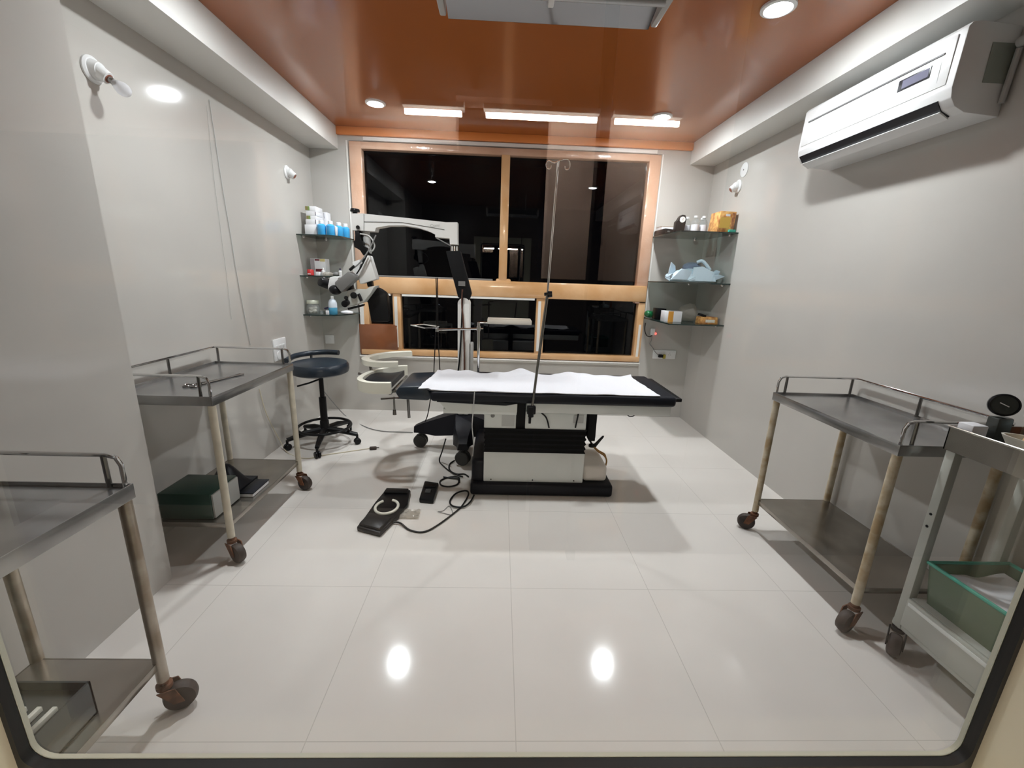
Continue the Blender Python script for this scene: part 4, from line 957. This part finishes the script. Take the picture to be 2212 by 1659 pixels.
# ------------------------------------------------------------ bulb holders and plates on the walls
def holder(p, nx, label, loc):
    t = thing('bulb_holder', label, 'bulb holder', loc, 0, 'angled bulb holders high on the walls')
    p = Vector(p); n = Vector((nx, 0, 0)); d = Vector((nx*0.80, 0.10, -0.60)).normalized()
    MB().lathe([(0.052, 0.0), (0.052, 0.008), (0.044, 0.014), (0, 0.015)], p, 28, n).build('base_plate', 'white', t)
    h = MB()
    h.cyl(p + n*0.010, p + n*0.032 + d*0.006, 0.040, 0.031, 22)
    h.cyl(p + n*0.020, p + n*0.022 + d*0.048, 0.031, 0.025, 22)
    h.build('socket', 'white', t)
    q = p + n*0.022 + d*0.048
    MB().lathe([(0.0, 0.001), (0.018, 0.0012), (0.018, 0.002), (0, 0.002)], q, 18, d).build('socket_mouth', mat('socket_inside', (0.30, 0.11, 0.07), 0.5), t)
    return t, q, d
t, q, d = holder((XL, 2.10, 2.195), 1, 'white angled bulb holder with a clear bulb fitted, under the beam', (XL, 2.10, 2.195))
MB().cyl(q - d*0.005, q + d*0.020, 0.013, None, 16).build('bulb_cap', 'dark_chrome', t)
MB().lathe([(0.012, 0.016), (0.014, 0.024), (0.022, 0.038), (0.027, 0.054), (0.027, 0.066), (0.021, 0.080), (0.011, 0.088), (0, 0.090)], q, 28, d).build('bulb', 'bulb', t)
holder((XL, 3.765, 2.165), 1, 'white empty bulb holder high on the wall above the glass shelves of blue bottles', (XL, 3.765, 2.165))
holder((XR, 3.745, 2.20), -1, 'white empty bulb holder below the round cover plate, above the drip bottles shelf', (XR, 3.745, 2.20))
cp = thing('cover_plate', 'round white cover plate on the wall under the beam', 'cover plate', (XR, 3.69, 2.315))
MB().lathe([(0.055, 0), (0.055, 0.004), (0.050, 0.007), (0, 0.008)], (XR, 3.69, 2.315), 32, (-1, 0, 0)).build('plate', 'white', cp)
MB().lathe([(0.006, 0), (0.006, 0.002), (0, 0.003)], (XR-0.008, 3.69, 2.315), 12, (-1, 0, 0)).build('screw', 'grey', cp)
cable('wall_wire', [(-1.7570, 2.8680, 2.3610), (-1.7570, 2.8880, 1.8970), (-1.7570, 2.9090, 1.6260), (-1.7570, 2.9270, 1.3350), (-1.7570, 2.9570, 1.0560), (-1.7570, 2.9800, 0.8750)], 0.0022, 'lightgrey', 'thin pale wire running down the tiled wall from the beam', 4)
cable('wall_wire', [(-1.7570, 2.8350, 2.3180), (-1.7570, 2.8180, 1.9350), (-1.7570, 2.8150, 1.6160), (-1.7570, 2.8150, 1.3350), (-1.7570, 2.8060, 1.0700)], 0.0010, 'lightgrey', 'hair-thin grey wire beside the pale one on the tiled wall', 4)

# sockets
so = thing('switch_board', 'large white switch board on the wall behind the black stool', 'switch board', (XL, 3.37, 0.77))
MB().bx(XL, XL+0.012, 3.27, 3.46, 0.695, 0.865, 0.003).build('face_plate', 'white', so)
for y in (3.31, 3.36, 3.41): MB().box((XL+0.013, y, 0.80), (0.006, 0.028, 0.030), 0.0015, (0, 0.15, 0)).build('switch', 'white', so)
MB().lathe([(0.030, 0), (0.030, 0.004), (0, 0.005)], (XL+0.012, 3.33, 0.735), 24, (1, 0, 0)).build('socket_face', 'white', so)
so = thing('wall_socket', 'small tilted white socket plate in the corner under the lowest shelf', 'socket', (XL+0.05, D, 0.73))
MB().box((XL+0.062, D-0.006, 0.735), (0.085, 0.012, 0.085), 0.002).build('face_plate', 'white', so)
MB().lathe([(0.022, 0), (0.022, 0.002), (0, 0.003)], (XL+0.062, D-0.012, 0.735), 20, (0, -1, 0)).build('socket_face', 'white', so)
so = thing('power_socket', 'long white socket board with a black and a yellow plug', 'socket', (1.71, D, 0.68))
MB().bx(1.592, 1.828, D-0.012, D, 0.635, 0.725, 0.002).build('face_plate', 'white', so)
MB().box((1.665, D-0.028, 0.668), (0.045, 0.034, 0.032), 0.006).build('black_plug', 'black', so)
MB().box((1.705, D-0.024, 0.662), (0.028, 0.026, 0.045), 0.006).build('yellow_plug', 'yellow', so)
for dx, dz in ((0, 0.012), (-0.010, -0.006), (0.010, -0.006)): MB().cyl((1.765+dx, D-0.011, 0.685+dz), (1.765+dx, D-0.0135, 0.685+dz), 0.0035, None, 10).build('socket_hole', 'grey', so)
pl = thing('mains_adapter', 'small white adapter with a red glowing light on the wall under the shelves', 'adapter', (1.555, D, 0.91))
MB().bx(1.538, 1.578, D-0.035, D, 0.880, 0.945, 0.006).build('adapter_body', 'white', pl)
MB().ball((1.585, D-0.03, 0.895), (0.012, 0.010, 0.012), 2).build('indicator', 'led', pl)
cable('adapter_cable', [(1.552, D-0.02, 0.885), (1.54, D-0.02, 0.862), (1.50, D-0.015, 0.875), (1.475, D-0.02, 0.93), (1.470, D-0.03, 1.00)], 0.004, 'black', 'dark cable looping from the adapter up beside the window')
cable('plug_cable', [(1.556, D-0.02, 0.882), (1.556, D-0.015, 0.82), (1.545, D-0.01, 0.79), (1.58, D-0.012, 0.75), (1.60, D-0.02, 0.715), (1.645, D-0.03, 0.672)], 0.003, 'grey_cable', 'thin grey cable from the adapter down to the long socket board')

# ------------------------------------------------------------ glass corner shelves
def shelf(pts, z, label, group, m='shelf', name='glass_shelf'):
    t = thing(name, label, 'shelf', (pts[0][0], pts[0][1], z), 0, group)
    MB().prism([(x, y, z) for x, y in pts], (0, 0, 0.010)).build('glass', m, t)
    e = MB()
    for a, b in zip(pts[1:-1], pts[2:]):
        a, b = Vector((*a, z+0.005)), Vector((*b, z+0.005))
        dd = (b-a).normalized()
        e.box((a+b)/2, ((b-a).length, 0.004, 0.0105), 0, Matrix.Rotation(math.atan2(dd.y, dd.x), 4, 'Z'))
    e.build('polished_edge', 'shelf_edge', t)
    for (x, y) in ((pts[0][0] + (0.10 if pts[0][0] < 0 else -0.10), D-0.014), (pts[1][0] + (0.014 if pts[0][0] < 0 else -0.014), pts[1][1]+0.10)):
        MB().lathe([(0.014, -0.016), (0.016, -0.008), (0.016, 0.0)], (x, y, z), 16).build('stud', 'chrome', t)
    return t
LS = [(XL, D), (XL, 3.835), (-1.50, 3.835), (-1.415, 3.90), (-1.405, D)]
shelf(LS, 1.690, 'dark glass corner shelf holding white cartons and blue bottles', 'corner shelves on the microscope side')
shelf(LS, 1.345, 'dark glass corner shelf behind the microscope camera', 'corner shelves on the microscope side')
shelf([(XL, D), (XL, 3.835), (-1.50, 3.85), (-1.395, 4.05), (-1.375, D)], 1.005, 'glass corner shelf holding the jar of cotton', 'corner shelves on the microscope side')
RS = [(XR, D), (XR, 3.63), (1.485, 3.63), (1.450, D)]
shelf(RS, 1.815, 'black glass corner shelf holding clear bottles and an orange carton', 'corner shelves on the socket side')
shelf(RS, 1.400, 'dark glass corner shelf holding the pale blue crumpled drapes', 'corner shelves on the socket side')
shelf(RS, 1.045, 'dark glass corner shelf holding orange trays above the red light', 'corner shelves on the socket side')

# --- items, first shelf with the cartons
z1 = 1.7005
def carton(name, x0, x1, y0, y1, za, zb_, m, label, cat='carton', group=None, lab=None):
    t = thing(name, label, cat, ((x0+x1)/2, (y0+y1)/2, za), 0, group)
    MB().bx(x0, x1, y0, y1, za, zb_, 0.0015).build('carton_body', m, t)
    for k, (lm, ax0, ax1, az0, az1) in enumerate(lab or []):
        w, h = x1-x0, zb_-za
        MB().bx(x0+ax0*w, x0+ax1*w, y0-0.0012, y0+0.001, za+az0*h, za+az1*h).build('printed_label', lm, t)
    return t
GRP = 'white cartons stacked on the top glass shelf'
kh = mat('olive_print', (0.26, 0.22, 0.08), 0.5); gr = mat('green_print', (0.22, 0.34, 0.10), 0.5); dk = mat('grey_flap', (0.10, 0.09, 0.12), 0.5)
carton('medicine_carton', -1.722, -1.622, 3.92, 4.10, z1, z1+0.085, 'white_card', 'lowest and widest white carton of the stack beside the blue bottles', 'carton', GRP)
carton('medicine_carton', -1.712, -1.622, 3.925, 4.08, z1+0.0855, z1+0.128, 'white_card', 'plain white carton second from the bottom of the stack on the glass shelf', 'carton', GRP, [(dk, 0.90, 0.97, 0.2, 1.0)])
carton('medicine_carton', -1.706, -1.624, 3.93, 4.08, z1+0.1285, z1+0.160, 'white_card', 'white carton with an olive label, third up in the stack', 'carton', GRP, [(kh, 0.03, 0.26, 0.1, .95), (gr, 0.26, 0.44, 0.1, .95)])
carton('medicine_carton', -1.706, -1.622, 3.93, 4.08, z1+0.1605, z1+0.196, 'white_card', 'plain white carton just under the topmost one in the stack', 'carton', GRP, [(dk, 0.92, 0.99, 0.05, .9)])
carton('medicine_carton', -1.712, -1.622, 3.93, 4.08, z1+0.1965, z1+0.238, 'white_card', 'topmost white carton of the stack, with an olive and green label', 'carton', GRP, [(kh, 0.04, 0.28, 0.15, .95), (gr, 0.28, 0.44, 0.15, .95)])
carton('medicine_carton', -1.640, -1.595, 4.11, 4.19, z1, z1+0.215, 'white_card', 'tall white carton standing behind the carton stack and blue bottles', 'carton', GRP, [(dk, .35, .42, .75, .98)])
bb = thing('blue_bottle', 'blue bottle with a white cap, right beside the carton stack', 'bottle', (-1.580, 3.93, z1), 0, 'blue bottles on the top glass shelf')
MB().lathe([(0.0, 0), (0.032, 0), (0.036, 0.006), (0.036, 0.082), (0.028, 0.092), (0.014, 0.097)], bb.location, 26).build('bottle_body', 'blue_liq', bb)
MB().lathe([(0.021, 0.096), (0.021, 0.120), (0.018, 0.124), (0, 0.124)], bb.location, 20).build('cap', 'white', bb)
again(bb, (-1.504, 3.935, z1), 'blue bottle with a white cap, middle one of the front three')
again(bb, (-1.470, 4.035, z1), 'blue bottle with a white cap, set back beside the white sachet')
again(bb, (-1.442, 4.125, z1), 'paler blue bottle at the window end of the top glass shelf')
MB().prism([(-1.463, 3.925, z1), (-1.448, 3.925, z1), (-1.444, 3.925, z1+0.075), (-1.466, 3.925, z1+0.085)], (0, 0.012, 0), 0.002).solid('sachet', 'white_card', 'white sachet leaning in front of the blue bottles', 'sachet', (-1.455, 3.93, z1))
# --- second shelf
z2 = 1.3555
carton('lens_carton', -1.720, -1.585, 3.97, 4.06, z2, z2+0.148, 'white_card', 'white carton with a red printed top, behind the red jar', 'carton', None,
       [('maroon', 0.30, 0.62, 0.88, 0.97), (mat('yellow_print', (0.68, 0.58, 0.25), 0.5), 0.64, 0.97, 0.84, 0.99), (mat('grey_print', (0.42, 0.38, 0.40), 0.5), 0.0, 0.27, 0.30, 0.98), ('maroon', 0.32, 0.78, 0.24, 0.40)])
rj = thing('red_jar', 'small red jar with a white label on the shelf behind the microscope', 'jar', (-1.695, 3.90, z2))
MB().lathe([(0, 0), (0.024, 0), (0.028, 0.005), (0.028, 0.046), (0.024, 0.052), (0, 0.053)], rj.location, 24).build('jar_body', 'red', rj)
MB().bx(-1.708, -1.684, 3.870, 3.8735, z2+0.008, z2+0.018).build('label', 'white_card', rj)
MB().bx(-1.652, -1.616, 3.90, 3.935, z2, z2+0.034, 0.003).solid('white_tub', 'white_card', 'tiny white square tub beside the red jar', 'tub', (-1.634, 3.917, z2))
dbt = thing('dropper_bottle', 'small white dropper bottle in front of the red printed carton', 'bottle', (-1.590, 3.92, z2), 0, 'small white bottles on the microscope side shelves')
MB().lathe([(0, 0), (0.013, 0), (0.014, 0.004), (0.014, 0.045), (0.006, 0.052)], dbt.location, 18).build('bottle_body', 'white', dbt)
MB().lathe([(0.007, 0.051), (0.006, 0.070), (0, 0.073)], dbt.location, 14).build('cap', 'white', dbt)
MB().ball((-1.545, 3.90, z2+0.018), (0.045, 0.030, 0.020), 3, 0.5, 18, 5, z2+0.001).solid('plastic_wrap', 'film', 'clear crumpled plastic beside the white dropper bottle', 'wrapper', (-1.545, 3.90, z2))
MB().ball((-1.49, 3.945, z2+0.018), (0.030, 0.022, 0.020), 3, 0.2, 20, 8, z2+0.001).solid('dark_pouch', 'grey', 'dark grey little pouch on the shelf near the microscope camera', 'pouch', (-1.49, 3.945, z2))
db2 = again(dbt, (-1.447, 3.94, z2), 'small white bottle with a dark cap beside the dark grey pouch')
for ch in db2.children:
    if ch.name.startswith('cap'):
        ch.data = ch.data.copy(); ch.data.materials.clear(); ch.data.materials.append(mat('dark_violet_cap', (0.03, 0.02, 0.06), 0.4))
# --- third shelf
z3 = 1.0155
cj = thing('cotton_jar', 'clear round jar of cotton balls with a metal lid', 'jar', (-1.697, 3.90, z3))
MB().lathe([(0.0, 0), (0.045, 0), (0.054, 0.012), (0.057, 0.045), (0.053, 0.075), (0.045, 0.090), (0.045, 0.094)], cj.location, 32).build('jar_glass', 'clear', cj)
MB().lathe([(0.0, 0.094), (0.052, 0.094), (0.052, 0.118), (0.048, 0.124), (0, 0.124)], cj.location, 30).build('lid', 'lidgrey', cj)
ct = MB()
for k in range(16):
    a = k*2.4; rr = 0.030*math.sqrt((k % 8 + .5)/8)
    ct.ball((-1.697 + rr*math.cos(a), 3.90 + rr*math.sin(a), z3+0.020 + 0.030*(k//8) + 0.006*(k % 3)), (0.017, 0.017, 0.015), 2, 0.2, 40, k)
o = ct.solid('cotton_balls', 'jarwhite', 'off-white cotton balls inside the clear lidded jar', 'cotton balls', (-1.697, 3.90, z3+0.004)); o['kind'] = 'stuff'
MB().lathe([(0.0, 0), (0.014, 0), (0.018, 0.004), (0.014, 0.022), (0.016, 0.030)], (-1.625, 3.90, z3), 20).solid('glass_cup', 'clear', 'little clear glass cup next to the cotton jar', 'cup', (-1.625, 3.90, z3))
vc = thing('vial', 'tiny clear vial with a dark violet tilted cap, by the blue squeeze bottle', 'vial', (-1.600, 3.965, z3))
MB().lathe([(0.0, 0), (0.015, 0), (0.015, 0.035), (0.010, 0.042)], vc.location, 20).build('vial_glass', 'clear', vc)
MB().box((-1.600, 3.965, z3+0.052), (0.044, 0.026, 0.016), 0.004, (0, -0.3, 0)).build('cap', mat('violet_cap', (0.05, 0.035, 0.09), 0.4), vc)
sq = thing('squeeze_bottle', 'squeeze bottle half full of blue liquid', 'bottle', (-1.532, 3.93, z3))
MB().lathe([(0.0, 0), (0.034, 0), (0.038, 0.006), (0.038, 0.062)], sq.location, 28).build('liquid_part', mat('blue_in_plastic', (0.10, 0.42, 0.66), 0.25), sq)
MB().lathe([(0.038, 0.062), (0.038, 0.100), (0.029, 0.126), (0.014, 0.140)], sq.location, 28).build('bottle_body', 'blue_pale', sq)
MB().lathe([(0.013, 0.138), (0.013, 0.162), (0.010, 0.166), (0, 0.166)], sq.location, 18).build('cap', 'white', sq)
MB().bx(-1.577, -1.549, 3.872, 3.884, z3, z3+0.036, 0.002).solid('white_packet', 'white_card', 'small white labelled packet in front of the blue squeeze bottle', 'packet', (-1.563, 3.878, z3))
MB().ball((-1.43, 4.00, z3+0.016), (0.058, 0.045, 0.017), 3, 0.25, 14, 11, z3+0.001).solid('gauze', 'white_card', 'folded white gauze at the window end of the lowest glass shelf', 'gauze', (-1.43, 4.00, z3))

# --- socket side, top shelf
r1 = 1.8255
bx_ = thing('instrument_case', 'flat black case under a white book on the black glass shelf', 'case', (1.55, 4.10, r1))
MB().prism([(1.462, 3.94, r1), (1.625, 4.04, r1), (1.66, 4.20, r1), (1.455, 4.20, r1)], (0, 0, 0.048), 0.005).build('case_body', 'black', bx_)
MB().box((1.505, 3.965, r1+0.024), (0.030, 0.010, 0.012), 0.002, (0, 0, 0.55)).build('clasp', 'grey', bx_)
bo_ = thing('book', 'white paged book lying on the flat black case', 'book', (1.54, 4.12, r1+0.0485))
MB().bx(1.472, 1.608, 4.06, 4.19, r1+0.0515, r1+0.076).build('pages', 'white_card', bo_)
MB().bx(1.470, 1.610, 4.058, 4.192, r1+0.0485, r1+0.0515).bx(1.470, 1.610, 4.058, 4.192, r1+0.076, r1+0.0795).build('cover', mat('tan_cover', (0.50, 0.36, 0.24), 0.5), bo_)
ck = thing('desk_gauge', 'black upright gauge with a small pale dial on the black glass shelf', 'gauge', (1.575, 3.93, r1))
gx0 = 1.540
MB().prism([(gx0, 3.90, r1), (gx0+0.078, 3.90, r1), (gx0+0.086, 3.90, r1+0.11), (gx0+0.086, 3.90, r1+0.135), (gx0+0.074, 3.90, r1+0.160), (gx0+0.045, 3.90, r1+0.162), (gx0+0.025, 3.90, r1+0.140), (gx0+0.020, 3.90, r1+0.112), (gx0, 3.90, r1+0.105)], (0, 0.06, 0), 0.005).build('gauge_body', 'black', ck)
MB().lathe([(0.032, 0), (0.032, 0.005), (0.026, 0.007), (0.025, 0.004), (0, 0.004)], (gx0+0.053, 3.902, r1+0.120), 26, (-0.25, -1, 0)).build('bezel', 'black', ck)
MB().lathe([(0.024, 0), (0.024, 0.0065), (0, 0.0066)], (gx0+0.052, 3.901, r1+0.120), 26, (-0.25, -1, 0)).build('dial_face', 'dial', ck)
MB().tube([(gx0+0.049, 3.892, r1+0.116), (gx0+0.055, 3.892, r1+0.132)], 0.0014, 6).build('needle', mat('dial_needle', (0.30, 0.14, 0.12), 0.5), ck)
vb = thing('infusion_bottle', 'clear glass infusion bottle behind the black gauge', 'bottle', (1.674, 3.99, r1), 0, 'clear infusion bottles on the black glass shelf')
MB().lathe([(0.0, 0), (0.030, 0), (0.033, 0.004), (0.033, 0.098), (0.026, 0.118), (0.014, 0.128), (0.014, 0.142)], vb.location, 26).build('bottle_glass', 'bottle_glass', vb)
MB().lathe([(0.0335, 0.010), (0.0340, 0.012), (0.0340, 0.080), (0.0335, 0.082)], vb.location, 26).build('paper_label', mat('pale_paper_label', (0.66, 0.66, 0.70), 0.6), vb)
MB().lathe([(0.0, 0.140), (0.017, 0.140), (0.017, 0.156), (0, 0.157)], vb.location, 20).build('cap', 'white', vb)
again(vb, (1.712, 3.90, r1), 'clear glass infusion bottle standing alone in the middle of the row')
again(vb, (1.822, 4.01, r1), 'clear glass infusion bottle at the back beside the orange carton')
again(vb, (1.788, 3.905, r1), 'clear glass infusion bottle in front beside the orange carton')
oc = thing('orange_carton', 'tall orange and brown printed carton beside the infusion bottles', 'carton', (1.88, 3.76, r1))
MB().prism([(1.800, 3.67, r1), (1.938, 3.67, r1), (1.946, 3.67, r1+0.165), (1.815, 3.67, r1+0.168)], (0, 0.17, 0), 0.002).build('carton_body', 'orange', oc)
MB().prism([(1.812, 3.6688, r1+0.035), (1.900, 3.6688, r1+0.035), (1.905, 3.6688, r1+0.12), (1.818, 3.6688, r1+0.12)], (0, 0.002, 0)).build('front_print', mat('amber_print', (0.66, 0.42, 0.08), 0.5), oc)
MB().prism([(1.912, 3.6686, r1+0.02), (1.937, 3.6686, r1+0.02), (1.943, 3.6686, r1+0.155), (1.912, 3.6686, r1+0.155)], (0, 0.002, 0)).build('side_print', 'orange_print', oc)
MB().bx(1.86, 1.895, 3.6684, 3.6704, r1+0.128, r1+0.145).build('label_patch', 'white_card', oc)
MB().bx(1.890, 1.945, 3.638, 3.664, r1, r1+0.022, 0.002).solid('teal_packet', 'teal', 'small flat teal packet lying before the orange carton', 'packet', (1.92, 3.65, r1))
# --- second shelf: drapes
r2 = 1.4105
dr_ = thing('folded_drape', 'crumpled heap of pale blue surgical drapes on the middle shelf', 'drapes', (1.70, 3.84, r2))
q = MB().ball((1.715, 3.85, r2+0.050), (0.215, 0.15, 0.075), 4, 0.34, 8, 3, r2+0.002)
q.build('drape_heap', 'drape', dr_, 0.25)
fl = MB()
for pl_ in ([(1.470, 3.76, r2+0.06), (1.487, 3.76, r2+0.165), (1.528, 3.77, r2+0.135), (1.550, 3.80, r2+0.085)], [(1.485, 3.72, r2+0.02), (1.56, 3.70, r2+0.11), (1.66, 3.72, r2+0.095), (1.62, 3.70, r2+0.02)], [(1.65, 3.705, r2+0.012), (1.675, 3.72, r2+0.125), (1.76, 3.73, r2+0.135), (1.85, 3.71, r2+0.090), (1.87, 3.69, r2+0.012)], [(1.84, 3.74, r2+0.08), (1.89, 3.74, r2+0.110), (1.925, 3.75, r2+0.100), (1.90, 3.74, r2+0.06)], [(1.84, 3.70, r2+0.012), (1.945, 3.70, r2+0.058), (1.90, 3.695, r2+0.070), (1.84, 3.70, r2+0.065)]):
    fl.prism(pl_, (0.005, 0.03, 0.004), 0.002)
fl.build('drape_flaps', 'drape', dr_, 0.3)
MB().ball((1.735, 3.90, r2+0.130), (0.075, 0.07, 0.050), 3, 0.3, 12, 9).build('dark_fold', 'drape_dark', dr_, 0.3)
MB().tube(smooth([(1.745, 3.84, r2+0.175), (1.785, 3.83, r2+0.188), (1.815, 3.81, r2+0.16), (1.85, 3.79, r2+0.11)], 6), 0.014, 8).build('strap', 'drape', dr_)
# --- third shelf
r3 = 1.0555
MB().ball((1.478, 4.145, r3+0.035), (0.048, 0.045, 0.036), 3, 0.35, 16, 4, r3+0.001).solid('green_wrap', 'green', 'bunched green foil wrap at the window end of the lowest shelf', 'wrapper', (1.478, 4.145, r3))
MB().box((1.525, 4.01, r3+0.054), (0.088, 0.10, 0.106), 0.003, (0, 0.03, 0.08)).solid('black_carton', 'black', 'black carton between the green foil wrap and the orange banded carton', 'carton', (1.525, 4.01, r3))
wo = carton('banded_carton', 1.500, 1.658, 3.80, 3.90, r3, r3+0.095, 'white_card', 'white carton with an orange band between the black carton and clear bag', 'carton', None, [(mat('orange_band', (0.75, 0.34, 0.05), 0.5), 0.20, 0.50, 0.0, 1.0)])
MB().ball((1.775, 3.93, r3+0.080), (0.085, 0.07, 0.085), 4, 0.35, 10, 6, r3+0.001).solid('clear_bag', 'film', 'clear crumpled plastic bag standing on the lowest shelf', 'bag', (1.775, 3.93, r3))
ot = thing('orange_tray', 'shallow orange box with dark tools in it, on the lowest shelf', 'box', (1.86, 3.76, r3))
MB().prism([(1.785, 3.70, r3), (1.945, 3.70, r3), (1.938, 3.70, r3+0.060), (1.792, 3.70, r3+0.060)], (0, 0.10, 0), 0.002).build('box_body', 'orange', ot)
MB().bx(1.832, 1.915, 3.6985, 3.7005, r3+0.014, r3+0.038).build('front_print', 'cream', ot)
MB().bx(1.800, 1.822, 3.6982, 3.7005, r3+0.006, r3+0.052).build('side_print', 'orange_print', ot)
MB().box((1.815, 3.745, r3+0.073), (0.08, 0.022, 0.020), 0.005, (0, 0.25, 0.2)).solid('dark_clip', 'black', 'dark clip lying on the shallow orange box', 'clip', (1.815, 3.745, r3+0.06))
